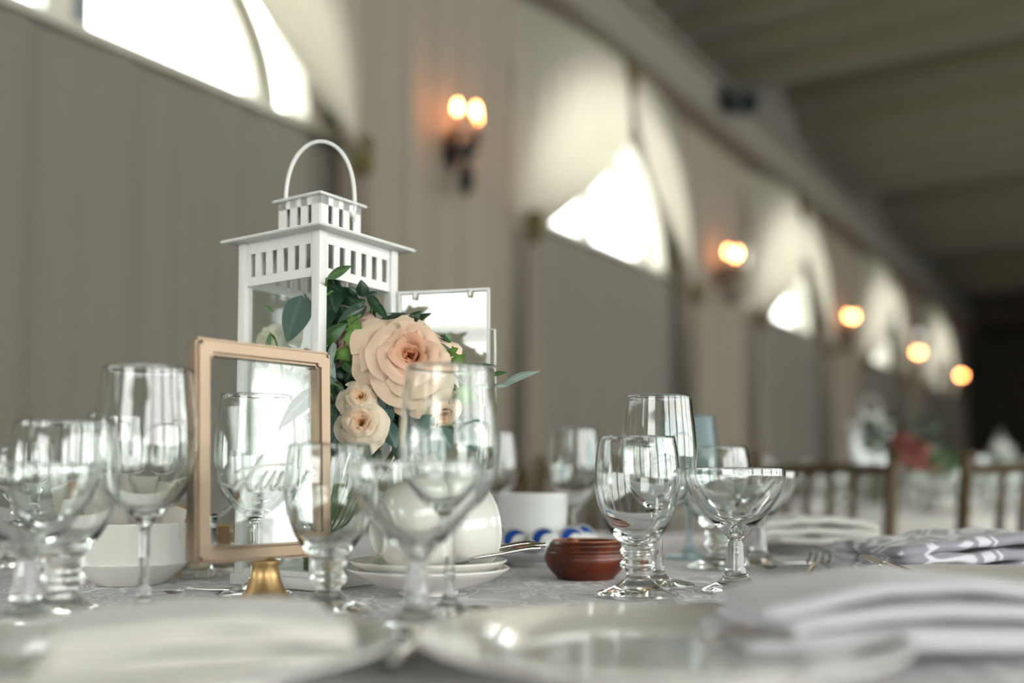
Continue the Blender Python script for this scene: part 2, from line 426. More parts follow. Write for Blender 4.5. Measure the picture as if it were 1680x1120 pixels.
for (xa, xb) in FWN:
    rect_window(wn, ((xa + xb) / 2, Y0 - 0.08, sum(FZ) / 2), xb - xa, FZ[1] - FZ[0], 'y', 2, 2); wn += 1
    portal('daylight_portal', ((xa + xb) / 2, Y0 - 0.25, sum(FZ) / 2), (PI / 2, 0, PI), xb - xa, FZ[1] - FZ[0])
rect_window(wn, (XW - 0.08, (LW[0] + LW[1]) / 2, (LW[2] + LW[3]) / 2), LW[1] - LW[0], LW[3] - LW[2], 'x', 2, 1)
portal('daylight_portal', (XW - 0.25, (LW[0] + LW[1]) / 2, (LW[2] + LW[3]) / 2), (0, -PI / 2, 0), LW[3] - LW[2], LW[1] - LW[0])

# arched fan windows
def ell(bm, c, a0, b0, a1, b1, x0, x1, n=40, th0=0, th1=PI):
    """solid half-ring between two ellipses, from x0 to x1"""
    rows = []
    for k in range(n + 1):
        th = th0 + (th1 - th0) * k / n
        co, si = math.cos(th), math.sin(th)
        rows.append([bm.verts.new(p) for p in ((x0, c + a0 * co, SILL + b0 * si), (x0, c + a1 * co, SILL + b1 * si), (x1, c + a1 * co, SILL + b1 * si), (x1, c + a0 * co, SILL + b0 * si))])
    for A, B in zip(rows, rows[1:]):
        for k in range(4): bm.faces.new((A[k], A[(k + 1) % 4], B[(k + 1) % 4], B[k]))
    bm.faces.new(rows[0]); bm.faces.new(rows[-1][::-1])
for i, c in enumerate(CEN):
    b = NB()
    ell(b, c, 1.10, 0.985, AO, BO, XW - 0.13, XW + 0.01)
    ell(b, c, 0.83, 0.69, 0.945, 0.80, XW - 0.12, XW - 0.03)
    ell(b, c, 0.865, 0.72, 0.91, 0.765, XW - 0.03, XW - 0.01)
    fr = struct('window_%d' % (i + 1), b, M['frame_w'], 35)
    b = NB(); box(b, (XW - 0.06, c, SILL + 0.01), (0.15, 2 * AO, 0.03)); box(b, (XW + 0.035, c, SILL - 0.025), (0.09, 2 * AO + 0.1, 0.035)); obj('window_sill', b, M['frame_w'], fr)
    b = NB(); box(b, (XW - 0.075, c - 0.02, SILL + 0.36), (0.07, 0.085, 0.7)); obj('mullion', b, M['frame_dark' if i == 2 else 'frame_w'], fr)
    if i == 2:
        b = NB(); box(b, (XW - 0.06, c - 0.105, SILL + 0.36), (0.07, 0.10, 0.7)); obj('wide_mullion', b, M['frame_w'], fr)
    p = NB()
    V = [p.verts.new((XW - 0.09, c + 1.15 * math.cos(PI * k / 40), SILL + 1.04 * math.sin(PI * k / 40))) for k in range(41)]
    f = p.faces.new(V); r = bmesh.ops.extrude_face_region(p, geom=[f]); bmesh.ops.translate(p, verts=[v for v in r['geom'] if isinstance(v, bmesh.types.BMVert)], vec=(-0.006, 0, 0))
    obj('window_pane', p, M['winpane'], fr)
    portal('daylight_portal', (XW - 0.3, c, SILL + 0.55), (0, -PI / 2, 0), 1.2, 2.5)

# cornice and ceiling
b = NB(); box(b, (XW + 0.13, (Y0 + Y1) / 2, CZ + 3.06), (0.30, Y1 - Y0, 0.40)); box(b, (XW + 0.16, (Y0 + Y1) / 2, CZ + 3.24), (0.36, Y1 - Y0, 0.035)); box(b, (XW + 0.155, (Y0 + Y1) / 2, CZ + 2.885), (0.35, Y1 - Y0, 0.03))
struct('trim_1', b, M['cornice'])
def ceil_z(y, x):
    ph = (y - 2.12 - 1.9) / BAY * 2 * PI
    sag = 0.38 * math.cos(ph) - 0.12 * math.cos(2 * ph + 0.6)
    f = 0.05 * math.sin(y * 2 * PI / 0.47 + 0.8 * math.sin(y * 1.7)) + 0.02 * math.sin(y * 2 * PI / 0.21 + x * 0.3)
    return ZCEIL + 0.40 - sag * 0.9 + f + 0.03 * max(0, x - XW) * 0
b = NB(); grid(b, lambda u, v: (XW - 0.1 + v * (XR - XW + 0.2), Y0 + u * (Y1 - Y0), ceil_z(Y0 + u * (Y1 - Y0), v * 8)), 560, 10)
struct('ceiling', b, M['ceil'], 'all')
b = NB(); box(b, ((XW + XR) / 2, (Y0 + Y1) / 2, ZCEIL + 1.0), (XR - XW + 0.6, Y1 - Y0 + 0.6, 0.1)); struct('ceiling_deck', b, M['dark_wall'])
b = NB(); box(b, ((XW + XR) / 2, Y1 - 0.9, ZCEIL - 0.12), (XR - XW, 0.9, 0.75)); struct('ceiling_beam', b, M['dark_wall'])
# pleated fabric panels under the sills
def pleat(y, seed, per=0.33, amp=0.03):
    n1 = noise.noise(Vector((y * 1.3, seed, 0)))
    return amp * (math.sin(2 * PI * y / per + 3 * n1) * 0.6 + 0.5 * math.sin(2 * PI * y / (per * 0.43) + 5 * n1 + seed)) + 0.02 * n1
def pleated(bm, ya, yb, x, z0, z1, seed, per=0.33, amp=0.03, n=None, zfun=None):
    n = n or int((yb - ya) / 0.022)
    def f(u, v):
        y = ya + u * (yb - ya); z = z0 + v * (z1 - z0)
        return (x + pleat(y, seed, per, amp) * (0.55 + 0.45 * (1 - v)), y, z)
    V, F = grid(bm, f, n, 6)
for i, c in enumerate(CEN):
    if i in (0, 1): continue
    b = NB(); pleated(b, c - 1.22, c + 1.22, XW + 0.06, 0.02, SILL - 0.055, i * 3.1, 0.42, 0.03)
    o = obj('fabric_panel', b, M['panel_cloth'], None, 'all')
    tag(o, ['', '', 'grey pleated fabric panel under the nearest arched window, behind the tall lantern', 'grey pleated fabric panel under the second arched window from the camera',
            'grey pleated fabric panel under the third arched window from the camera', 'grey pleated fabric panel under the fourth arched window', 'grey pleated fabric panel under the farthest arched window'][i], 'fabric panel', 'fabric panels under the windows')
names = ['first', 'second', 'third', 'fourth', 'fifth']
for k in range(2, 7):
    ym = CEN[k] + BAY / 2
    ya, yb = ym - 0.76, min(ym + 0.76, Y1 - 0.05)
    b = NB(); pleated(b, ya, yb, XW + 0.10, 0.02, CZ + 2.87, k * 1.7, 0.29, 0.05)
    o = obj('wall_drape', b, M['drape'], None, 'all')
    tag(o, 'floor length ivory drape on the wall behind the %s wall sconce counted from the camera' % names[k - 2], 'drape', 'drapes between the arched windows')
# swags: gathered at the apex of each window and tied at the sill corners
def swag(bm, c, side, seed):
    inner = spline([(0.0, CZ + 2.87), (0.03, CZ + 2.6), (0.11, CZ + 2.30), (0.30, CZ + 2.07), (0.58, CZ + 1.83), (0.82, CZ + 1.67), (1.15, CZ + 1.46)], 5)
    outer = spline([(1.25, CZ + 2.87), (1.27, CZ + 2.6), (1.28, CZ + 2.35), (1.29, CZ + 2.1), (1.30, CZ + 1.85), (1.29, CZ + 1.66), (1.25, CZ + 1.46)], 5)
    n = len(inner) - 1
    def f(u, v):
        a = inner[round(v * n)]; o = outer[round(v * n)]
        w = 1 - v
        y = a[0] + (o[0] - a[0]) * u; z = a[1] + (o[1] - a[1]) * u
        fold = math.sin(u * 2 * PI * 7 + seed + 2 * noise.noise(Vector((u * 3, seed, v * 2)))) * (0.012 + 0.035 * (1 - abs(2 * v - 0.9)))
        sagx = 0.14 * math.sin(PI * min(1, v)) * (1 - u * 0.6)
        return (XW + 0.22 + 0.06 * min(1, v * 3) - 0.15 * u ** 2 + fold * (1 - 0.7 * u) + sagx * 0.3, c + side * y, z)
    grid(bm, f, 60, n)
for k in range(1, 7):
    c = CEN[k]
    for side in (-1, 1):
        if k == 1 and side == -1: continue
        b = NB(); swag(b, c, side, k * 2.3 + side)
        o = obj('window_swag', b, M['swag'], None, 'all')
        which = ['', 'arched window behind the camera', 'nearest arched window', 'second arched window', 'third arched window', 'fourth arched window', 'farthest arched window'][k]
        tag(o, 'sheer ivory swag curtain on the %s side of the %s' % ('nearer' if side < 0 else 'farther', which), 'curtain', 'sheer swag curtains on the arched windows')
        # tie and the tail hanging below it
        b = NB(); lathe(b, [(0, -0.10), (0.045, -0.08), (0.06, -0.03), (0.035, 0.0), (0.06, 0.03), (0.05, 0.08), (0, 0.10)], 14)
        t = obj('curtain_tie', b, M['tie'], None, 'all'); t.location = (XW + 0.24, c + side * 1.20, CZ + 1.46)
        tag(t, 'dark olive curtain tie on the %s side of the %s' % ('nearer' if side < 0 else 'farther', which), 'curtain tie', 'curtain ties at the sill corners')
        b = NB(); 
        V, F = grid(b, lambda u, v: (XW + 0.20 + 0.045 * math.sin(u * 2 * PI * 3 + 1) * (0.3 + 0.7 * v) + 0.02, c + side * (1.21 + (u - 0.5) * (0.08 + 0.26 * v)), CZ + 1.45 - v * 2.2), 30, 8)
        t = obj('swag_tail', b, M['drape'], None, 'all')
        tag(t, 'ivory curtain tail below the tie, %s side of the %s' % ('nearer' if side < 0 else 'farther', which), 'curtain tail', 'curtain tails below the ties')
    if k >= 2:
        b = NB(); tube(b, [(XW + 0.24, c, CZ + 2.92), (XW + 0.25, c + 0.01, CZ + 2.75), (XW + 0.25, c - 0.01, CZ + 2.60), (XW + 0.25, c, CZ + 2.42)], [0.03, 0.075, 0.05, 0.02], 10)
        t = obj('swag_knot', b, M['tie'], None, 'all')
        tag(t, 'olive gold knot where the swags meet above the %s' % which, 'curtain knot', 'knots at the window tops')

# sconces
def make_sconce(loc, label):
    t = thing('wall_sconce', label, 'wall sconce', loc, 0, 'candle wall sconces')
    b = NB(); lathe(b, [(0, 0), (0.055, 0), (0.055, 0.012), (0.02, 0.02), (0, 0.02)], 20, Matrix.Rotation(PI / 2, 4, 'Y') @ Matrix.Diagonal((2.0, 1, 1, 1)))
    bmesh.ops.translate(b, verts=b.verts, vec=(0, 0, -0.10)); obj('backplate', b, M['black'], t, 40)
    b = NB(); lathe(b, [(0, -0.36), (0.03, -0.33), (0.05, -0.27), (0.03, -0.20), (0.012, -0.18), (0.045, -0.14), (0.03, -0.08), (0.015, -0.05), (0, -0.04)], 16, Matrix.Translation((0.10, 0, 0))); tube(b, [(0.01, 0, -0.10), (0.10, 0, -0.12)], 0.012); obj('body', b, M['black'], t, 'all')
    for dy, dx in ((-0.085, 0.105), (0.085, 0.105), (0, 0.16)):
        b = NB(); tube(b, spline([(0.10, 0, -0.10), (dx * 0.9, dy * 0.6, -0.14), (dx, dy, -0.10), (dx, dy, -0.045)], 5), 0.008)
        lathe(b, [(0, -0.045), (0.03, -0.04), (0.034, -0.03), (0.012, -0.03), (0.012, -0.02), (0, -0.02)], 14, Matrix.Translation((dx, dy, 0)))
        a = obj('arm', b, M['black'], t, 'all')
        b = NB(); lathe(b, [(0.011, -0.03), (0.012, 0.055), (0.0, 0.058)], 12, Matrix.Translation((dx, dy, 0))); obj('candle_sleeve', b, M['candle'], a, 'all')
        b = NB(); lathe(b, [(0, 0.055), (0.010, 0.060), (0.0165, 0.078), (0.012, 0.098), (0.003, 0.118), (0, 0.12)], 14, Matrix.Translation((dx, dy, 0))); obj('bulb', b, M['bulb'], a, 'all')
    return t
for k in range(5):
    make_sconce((XW + 0.15, 4.11 + 3.8 * k, CZ + 1.82), 'black wall sconce with glowing candle bulbs, %s along the wall from the camera' % names[k])

# spotlight clamped to the cornice
t = thing('spotlight', 'dark grey spotlight clamped to the cornice between the second and third windows', 'spotlight', (XW + 0.33, 7.65, CZ + 3.10))
b = NB(); lathe(b, [(0, -0.13), (0.07, -0.13), (0.085, -0.05), (0.10, 0.12), (0.092, 0.12), (0.075, -0.02), (0, -0.02)], 24, Matrix.Translation((0.10, 0, -0.04)) @ Matrix.Rotation(math.radians(110), 4, 'Y') @ Matrix.Rotation(0.5, 4, 'X')); obj('lamp_housing', b, M['spot'], t, 40)
b = NB(); tube(b, [(0.0, -0.12, -0.05), (0.0, -0.12, 0.07), (0.0, 0.12, 0.07), (0.0, 0.12, -0.05)], 0.012); obj('yoke', b, M['spot'], t, 'all')
b = NB(); box(b, (0.0, 0, 0.10), (0.07, 0.06, 0.08)); obj('clamp', b, M['spot'], t)

# ============================================================ OUR TABLE
TC = at(820, 1.15); TR = 0.93
t = thing('banquet_table', 'round banquet table in front of the camera under a patterned grey cloth', 'table', (TC.x, TC.y, 0))
b = NB(); lathe(b, [(0, 0.725), (TR - 0.01, 0.725), (TR - 0.01, 0.755), (0, 0.755)], 64); obj('tabletop', b, M['chair_gold'], t, 30)
for k in range(4):
    a = k * PI / 2 + 0.4
    b = NB(); tube(b, [(0.55 * math.cos(a), 0.55 * math.sin(a), 0.002), (0.5 * math.cos(a), 0.5 * math.sin(a), 0.726)], 0.016); obj('leg', b, M['black'], t, 'all')
def cloth_disc(R, ztop, folds, seed):
    b = NB(); n = 240; rings = []
    rad = [0, 0.3, 0.6, 0.85, 0.97, 1.0]
    cen = b.verts.new((0, 0, ztop))
    prev = None
    prof = [(R * r, ztop) for r in rad[1:]] + [(R + 0.006, ztop - 0.006), (R + 0.012, ztop - 0.02)] + [(R + 0.012 + 0.03 * s, ztop - 0.02 - 0.68 * s) for s in (0.1, 0.25, 0.45, 0.65, 0.85, 1.0)]
    for j, (r, z) in enumerate(prof):
        s = max(0, (ztop - 0.02 - z) / 0.68)
        ring = []
        for k in range(n):
            a = 2 * PI * k / n
            rr = r + (0.05 * s) * math.sin(folds * a + seed + 0.7 * math.sin(3 * a))
            ring.append(b.verts.new((rr * math.cos(a), rr * math.sin(a), z)))
        if prev is None:
            for k in range(n): b.faces.new((cen, ring[k], ring[(k + 1) % n]))
        else:
            for k in range(n): b.faces.new((prev[k], ring[k], ring[(k + 1) % n], prev[(k + 1) % n]))
        prev = ring
    return b
o = obj('tablecloth', cloth_disc(TR, TZ, 26, 1), M['cloth_table'], None, 'all'); o.location = (TC.x, TC.y, 0)
tag(o, 'grey tablecloth with white scroll pattern on the near round table', 'tablecloth')

# ------------------------------------------------------------ glassware
def lathe_glass(outer, inner, n=56):
    b = NB(); prof = [tuple(p) for p in spline(outer, 5)] + [tuple(p) for p in spline(inner, 5)]
    prof = [(max(0, r), z) for r, z in prof]
    lathe(b, prof, n); return b
WINE_O = [(0, 0.0), (0.020, 0.0), (0.034, 0.0005), (0.0355, 0.002), (0.030, 0.0042), (0.015, 0.0075), (0.0065, 0.013), (0.0042, 0.028), (0.0042, 0.055), (0.0055, 0.070), (0.012, 0.0775), (0.024, 0.087), (0.0345, 0.104), (0.0390, 0.128), (0.0385, 0.152), (0.0358, 0.178), (0.0344, 0.192)]
WINE_I = [(0.0338, 0.1935), (0.0330, 0.192), (0.0342, 0.178), (0.0370, 0.152), (0.0374, 0.128), (0.0328, 0.1055), (0.022, 0.090), (0.010, 0.082), (0, 0.0805)]
GOB_O = [(0, 0.0), (0.022, 0.0), (0.0360, 0.0008), (0.0375, 0.003), (0.032, 0.0055), (0.020, 0.010), (0.012, 0.0165), (0.0105, 0.022), (0.0165, 0.0285), (0.0125, 0.035), (0.0165, 0.041), (0.0145, 0.046), (0.021, 0.054), (0.030, 0.068), (0.0375, 0.090), (0.0395, 0.110), (0.0380, 0.130), (0.0355, 0.1445)]
GOB_I = [(0.0350, 0.1460), (0.0340, 0.1445), (0.0362, 0.130), (0.0375, 0.110), (0.0355, 0.091), (0.028, 0.070), (0.018, 0.058), (0.008, 0.053), (0, 0.052)]
COUP_O = [(0, 0.0), (0.020, 0.0), (0.031, 0.0006), (0.0325, 0.0025), (0.027, 0.005), (0.016, 0.010), (0.0105, 0.018), (0.0088, 0.030), (0.0078, 0.042), (0.0072, 0.050), (0.0125, 0.0565), (0.0225, 0.0665), (0.0335, 0.0790), (0.0425, 0.0925), (0.0470, 0.106), (0.0470, 0.1165)]
COUP_I = [(0.0464, 0.1176), (0.0456, 0.1165), (0.0456, 0.1065), (0.0408, 0.0935), (0.0318, 0.0808), (0.0205, 0.0690), (0.009, 0.0600), (0.003, 0.052), (0, 0.0505)]
PROTO = {}
def stemware(kind, px, d, label, group, scale=1.0, mat=None, rz=0.0):
    O, I, nme, cat = {'wine': (WINE_O, WINE_I, 'wine_glass', 'wine glass'), 'goblet': (GOB_O, GOB_I, 'water_goblet', 'water glass'), 'coupe': (COUP_O, COUP_I, 'coupe_glass', 'champagne coupe')}[kind]
    key = (kind, mat)
    if key not in PROTO:
        o = obj(nme, lathe_glass(O, I), M[mat or 'glass'], None, 'all'); PROTO[key] = o
    else:
        o = PROTO[key].copy(); C.objects.link(o)
    p = at(px, d) if not isinstance(px, Vector) else px
    o.location = (p.x, p.y, p.z + 0.0008); o.scale = (scale,) * 3
    return tag(o, label, cat, group)
WG, GG, CG = 'tall wine glasses on the near table', 'short stemmed water goblets on the near table', 'champagne coupes on the near table'
stemware('wine', 240, 0.785, 'tall clear wine glass left of the gold picture frame, out of focus', WG, 1.0)
stemware('wine', 738, 0.775, 'tall clear wine glass in front of the big peach rose, out of focus', WG, 1.0)
stemware('wine', 1080, 1.005, 'tall clear wine glass standing behind the sharp water goblet right of the clay pot', WG, 0.985)
stemware('wine', 420, 0.928, 'clear wine glass seen through the empty gold picture frame', WG, 0.955)
stemware('wine', 943, 1.43, 'smaller clear wine glass behind the clay pot and the ribbed white ramekin', WG, 0.93)
stemware('wine', 1130, 1.36, 'cloudy bluish wine glass half hidden behind the tall wine glass right of the clay pot', WG, 1.0, 'blueglass')
stemware('wine', 190, 1.24, 'distant clear wine glass seen through the bowl of the left tall wine glass', WG, 0.97)
stemware('wine', 284, 1.47, 'distant clear wine glass between the white sugar bowl and the gold frame', WG, 0.97)
stemware('wine', 138, 1.47, 'distant clear wine glass at far left behind the front coupe', WG, 0.95)
stemware('goblet', 1045, 0.915, 'sharp clear water goblet touching the right edge of the clay pot', GG, 0.995)
stemware('goblet', 108, 0.775, 'blurred water goblet between the front coupe and the tall wine glass at left', GG, 1.03)
stemware('goblet', 541, 0.805, 'blurred water goblet overlapping the right edge of the gold frame', GG, 0.92)
stemware('goblet', 1176, 1.20, 'clear water goblet behind the right coupe glass', GG, 1.0)
stemware('goblet', 30, 1.21, 'small clear water goblet at the far left edge, behind the front coupe', GG, 1.0)
stemware('coupe', 1205, 0.953, 'clear champagne coupe right of the sharp water goblet', CG, 1.0)
stemware('coupe', 1243, 1.25, 'clear champagne coupe partly hidden behind another coupe at right', CG, 1.0)
stemware('coupe', 48, 0.72, 'big blurred champagne coupe at the left edge', CG, 1.0)
stemware('coupe', 685, 0.69, 'big blurred champagne coupe in front of the lying teacups', CG, 1.0)
stemware('coupe', 455, 1.32, 'distant champagne coupe behind the lantern', CG, 1.0)
stemware('wine', 812, 1.62, 'distant clear wine glass right of the lantern door, behind the teacups', WG, 0.95)

# ------------------------------------------------------------ lantern
def lantern_parts(t, S=0.117, door_ang=None, detail=True):
    """axis-aligned lantern; local front corner at (+S/2, -S/2)"""
    mw = M['white_metal']; h = S / 2; w = 0.011; zt = 0.350; zb = 0.306
    for sx in (-1, 1):
        for sy in (-1, 1):
            b = NB(); bevbox(b, (sx * (h - w / 2), sy * (h - w / 2), (zt + 0.004) / 2), (w, w, zt - 0.004), 0.0012); obj('post', b, mw, t, 40)
    b = NB(); bevbox(b, (0, 0, 0.006), (S + 0.006, S + 0.006, 0.012), 0.0015); obj('floor_plate', b, mw, t, 40)
    # slatted band and bottom rail on each side
    for k in range(4):
        Mx = Matrix.Rotation(k * PI / 2, 4, 'Z')
        b = NB(); L = S - 2 * w; th = 0.0022; y = -h + 0.004
        box(b, (0, y, zb + 0.0035), (L, th, 0.009), M=Mx); box(b, (0, y, zt - 0.006), (L, th, 0.012), M=Mx)
        n = 6; z0 = zb + 0.008; z1 = zt - 0.012; per = L / n
        for i in range(n + 1):
            wd = per * 0.52
            x = -L / 2 + i * per
            if i == 0: x += wd / 4; wd /= 2
            if i == n: wd = per * 0.26; x -= wd / 2
            box(b, (x, y, (z0 + z1) / 2), (wd, th, z1 - z0 + 0.001), M=Mx)
        obj('slatted_band', b, mw, t)
        if not (k == 1 and door_ang is not None):
            b = NB(); box(b, (0, y, 0.014), (L, th, 0.006), M=Mx); obj('bottom_rail', b, mw, t)
            b = NB(); box(b, (0, y + 0.002, (zb + 0.016) / 2), (L + 0.002, 0.0016, zb - 0.016), M=Mx); obj('glass_pane', b, M['pane'], t)
    # low roof
    def roof(z0, hw, top_hw, dz, name, e=0.0025):
        b = NB(); rings = []
        for (a, z) in ((hw, z0), (hw, z0 + e), (top_hw, z0 + e + dz), ):
            rings.append([b.verts.new((sx * a, sy * a, z)) for sx, sy in ((1, -1), (1, 1), (-1, 1), (-1, -1))])
        for A, B in zip(rings, rings[1:]):
            for k in range(4): b.faces.new((A[k], A[(k + 1) % 4], B[(k + 1) % 4], B[k]))
        b.faces.new(rings[0][::-1]); b.faces.new(rings[-1])
        bmesh.ops.bevel(b, geom=b.edges[:], offset=0.0009, segments=2, affect='EDGES')
        return obj(name, b, mw, t, 30)
    roof(zt, h + 0.0135, 0.034, 0.010, 'lower_roof')
    u = 0.0295; z0 = zt + 0.008; z1 = 0.395
    for k in range(4):
        Mx = Matrix.Rotation(k * PI / 2, 4, 'Z')
        b = NB(); L = 2 * u; y = -u
        box(b, (0, y, z0 + 0.004), (L, 0.0022, 0.008), M=Mx); box(b, (0, y, z1 - 0.004), (L, 0.0022, 0.009), M=Mx)
        sw = 0.0062; gaps = [-0.0155, 0, 0.0155]
        edges = [-u] + [g + s * sw / 2 for g in gaps for s in (-1, 1)] + [u]
        for i in range(0, 8, 2): box(b, ((edges[i] + edges[i + 1]) / 2, y, (z0 + z1) / 2), (edges[i + 1] - edges[i], 0.0022, z1 - z0), M=Mx)
        obj('chimney_side', b, mw, t)
    roof(z1, u + 0.0062, u - 0.002, 0.0035, 'top_cap', 0.002)
    # bail handle, standing up, in the plane across the view
    d = Vector((math.cos(YAW), math.sin(YAW), 0))
    pts = []
    for k in range(33):
        a = PI * k / 32
        pts.append(d * (-0.0365 * math.cos(a) * (1 + 0.05 * math.sin(a))) + Vector((0, 0, 0.392 + 0.072 * math.sin(a) ** 0.85)))
    b = NB(); tube(b, [d * -0.0355 + Vector((0, 0, 0.378))] + pts + [d * 0.0355 + Vector((0, 0, 0.378))], 0.0021, 10); obj('handle', b, mw, t, 'all')
    for s in (-1, 1):
        b = NB(); lathe(b, [(0, -0.003), (0.004, -0.003), (0.004, 0.003), (0, 0.003)], 12, Matrix.Translation(d * (0.034 * s) + Vector((0, 0, 0.386))) @ Matrix.Rotation(YAW, 4, 'Z') @ Matrix.Rotation(PI / 2, 4, 'Y')); obj('handle_rivet', b, mw, t, 'all')
LC = FW * 1.037 + RT * (-0.2026); LROT = math.radians(-1.0)
lan = thing('lantern', 'tall white metal lantern with slatted top, open glass door and roses spilling out', 'lantern', (LC.x, LC.y, TZ + 0.0008), LROT)
lantern_parts(lan, 0.117, door_ang=1)
# open door hinged at the far right corner
hinge = at(652, 1.052, 0) - Vector((LC.x, LC.y, 0)); tip = at(803, 1.028, 0) - Vector((LC.x, LC.y, 0))
hinge.rotate(Matrix.Rotation(-LROT, 3, 'Z')); tip.rotate(Matrix.Rotation(-LROT, 3, 'Z'))
dv = (tip - hinge); DL = dv.length; da = math.atan2(dv.y, dv.x)
DM = Matrix.Translation(hinge) @ Matrix.Rotation(da, 4, 'Z')
b = NB()
for (cx, cz, sx, sz) in ((DL / 2, 0.3045, DL, 0.0028), (DL / 2, 0.019, DL, 0.0028), (0.0014, 0.162, 0.0028, 0.288), (DL - 0.0014, 0.162, 0.0028, 0.288)):
    box(b, (cx, 0, cz), (sx, 0.005, sz), M=DM)
door = obj('door_frame', b, M['white_metal'], lan)
b = NB(); box(b, (DL / 2, 0.0005, 0.162), (DL - 0.004, 0.0016, 0.284), M=DM); obj('door_glass', b, M['doorpane'], door)
for fx in (0.19, 0.79):
    b = NB(); tube(b, [DM @ Vector((DL * fx, -0.002, 0.304)), DM @ Vector((DL * fx, -0.004, 0.297))], [0.003, 0.0018], 8); obj('pane_clip', b, M['white_metal'], door, 'all')
for (za, zb2) in ((0.262, 0.225), (0.222, 0.185)):
    b = NB(); tube(b, [DM @ Vector(p) for p in ((DL, 0, za), (DL + 0.0055, 0, za), (DL + 0.006, 0, zb2), (DL, 0, zb2))], 0.0013, 8); obj('latch', b, M['white_metal'], door, 'all')

# ------------------------------------------------------------ gold picture frame on a foot
fl = at(316, 0.80); fr_ = at(538, 0.90)
fd = fr_ - fl; FWd = fd.length; fa = math.atan2(fd.y, fd.x)
ft = thing('picture_frame', 'rose gold picture frame with clear pane and white script, on a flared foot', 'picture frame', (fl.x, fl.y, TZ), fa)
z0, z1, bw, bd = 0.039, 0.222, 0.0135, 0.017
TL = Matrix.Translation((0, 0, z0)) @ Matrix.Rotation(math.radians(-1.5), 4, 'X') @ Matrix.Translation((0, 0, -z0))
def quadring(b, yo, yi):
    o_ = [(0, z0), (FWd, z0), (FWd, z1), (0, z1)]; i_ = [(bw, z0 + bw), (FWd - bw, z0 + bw), (FWd - bw, z1 - bw), (bw, z1 - bw)]
    O = [b.verts.new(TL @ Vector((x, yo, z))) for x, z in o_]; I = [b.verts.new(TL @ Vector((x, yo, z))) for x, z in i_]
    O2 = [b.verts.new(TL @ Vector((x, yi, z))) for x, z in o_]; I2 = [b.verts.new(TL @ Vector((x, yi, z))) for x, z in i_]
    for k in range(4):
        j = (k + 1) % 4
        b.faces.new((O[k], O[j], I[j], I[k])); b.faces.new((O2[k], I2[k], I2[j], O2[j])); b.faces.new((O[k], O2[k], O2[j], O[j])); b.faces.new((I[k], I[j], I2[j], I2[k]))
b = NB(); quadring(b, -bd / 2, bd / 2); bmesh.ops.bevel(b, geom=b.edges[:], offset=0.0024, segments=3, affect='EDGES'); obj('moulding', b, M['gold'], ft, 35)
b = NB(); box(b, (FWd / 2, 0, (z0 + z1) / 2), (FWd - 2 * bw + 0.004, 0.0018, z1 - z0 - 2 * bw + 0.004), M=TL); obj('clear_pane', b, M['pane'], ft)
b = NB(); lathe(b, [(0, 0.0), (0.027, 0.0), (0.027, 0.002), (0.022, 0.006), (0.016, 0.014), (0.0125, 0.024), (0.0108, 0.033), (0.0122, 0.035), (0.0122, 0.0375), (0.008, 0.0385), (0.007, 0.0402), (0, 0.0402)], 32, Matrix.Translation((FWd * 0.52, 0, 0.0003))); obj('foot', b, M['brass'], ft, 50)
# script strokes on the pane, drawn as raised white lettering
def fp(x, y):   # lettering coordinates -> pane
    return TL @ Vector((FWd * (x - 316) / 222.0, -0.0016, z1 - (y - 562) / 350.0 * (z1 - z0)))
for st in ([(384, 772), (396, 765), (430, 759), (462, 757)], [(426, 742), (414, 762), (402, 788), (410, 800), (420, 790)], [(434, 768), (424, 786), (424, 799), (434, 792), (448, 768), (440, 788), (442, 799), (452, 790)],
           [(462, 768), (454, 786), (456, 799), (466, 790), (476, 768), (470, 790), (478, 799)], [(484, 800), (492, 780), (500, 770), (510, 772)], [(380, 800), (390, 785), (402, 788)]):
    b = NB(); tube(b, [fp(*p) for p in spline(st, 6)], 0.0026, 6, (1, 0.5)); obj('script_stroke', b, M['ink'], ft, 'all')

# ------------------------------------------------------------ china
def lathe_obj(name, prof, mat, parent=None, n=56, sub=4, smooth='all', flute=None, M_=None):
    b = NB(); lathe(b, [(max(0, p[0]), p[1]) for p in (spline(prof, sub) if sub else prof)], n, M_, flute); return obj(name, b, mat, parent, smooth)
SAUC = [(0, 0.003), (0.020, 0.003), (0.024, 0.0), (0.028, 0.001), (0.030, 0.005), (0.050, 0.010), (0.068, 0.019), (0.0745, 0.0235), (0.0752, 0.0250), (0.0735, 0.0255), (0.066, 0.0225), (0.050, 0.0145), (0.030, 0.009), (0.020, 0.0072), (0, 0.007)]
p = at(704, 0.930)
s1 = lathe_obj('saucer', SAUC, M['china']); s1.location = (p.x, p.y, TZ + 0.0005); tag(s1, 'white saucer at the bottom of the pair under the teacups', 'saucer', 'saucers under the teacups')
s2 = s1.copy(); C.objects.link(s2); s2.location = (p.x, p.y, TZ + 0.0075); s2.scale = (0.97, 0.97, 1); tag(s2, 'white saucer on top of the pair, holding the lying teacups and spoons', 'saucer', 'saucers under the teacups')
CUP = [(0, 0.004), (0.014, 0.003), (0.017, 0.0), (0.020, 0.001), (0.021, 0.004), (0.030, 0.012), (0.037, 0.026), (0.0395, 0.042), (0.0405, 0.054), (0.0420, 0.0580), (0.0422, 0.0605), (0.0405, 0.0615), (0.0388, 0.0595), (0.0380, 0.053), (0.0370, 0.042), (0.0345, 0.028), (0.028, 0.0155), (0.018, 0.0085), (0, 0.0075)]
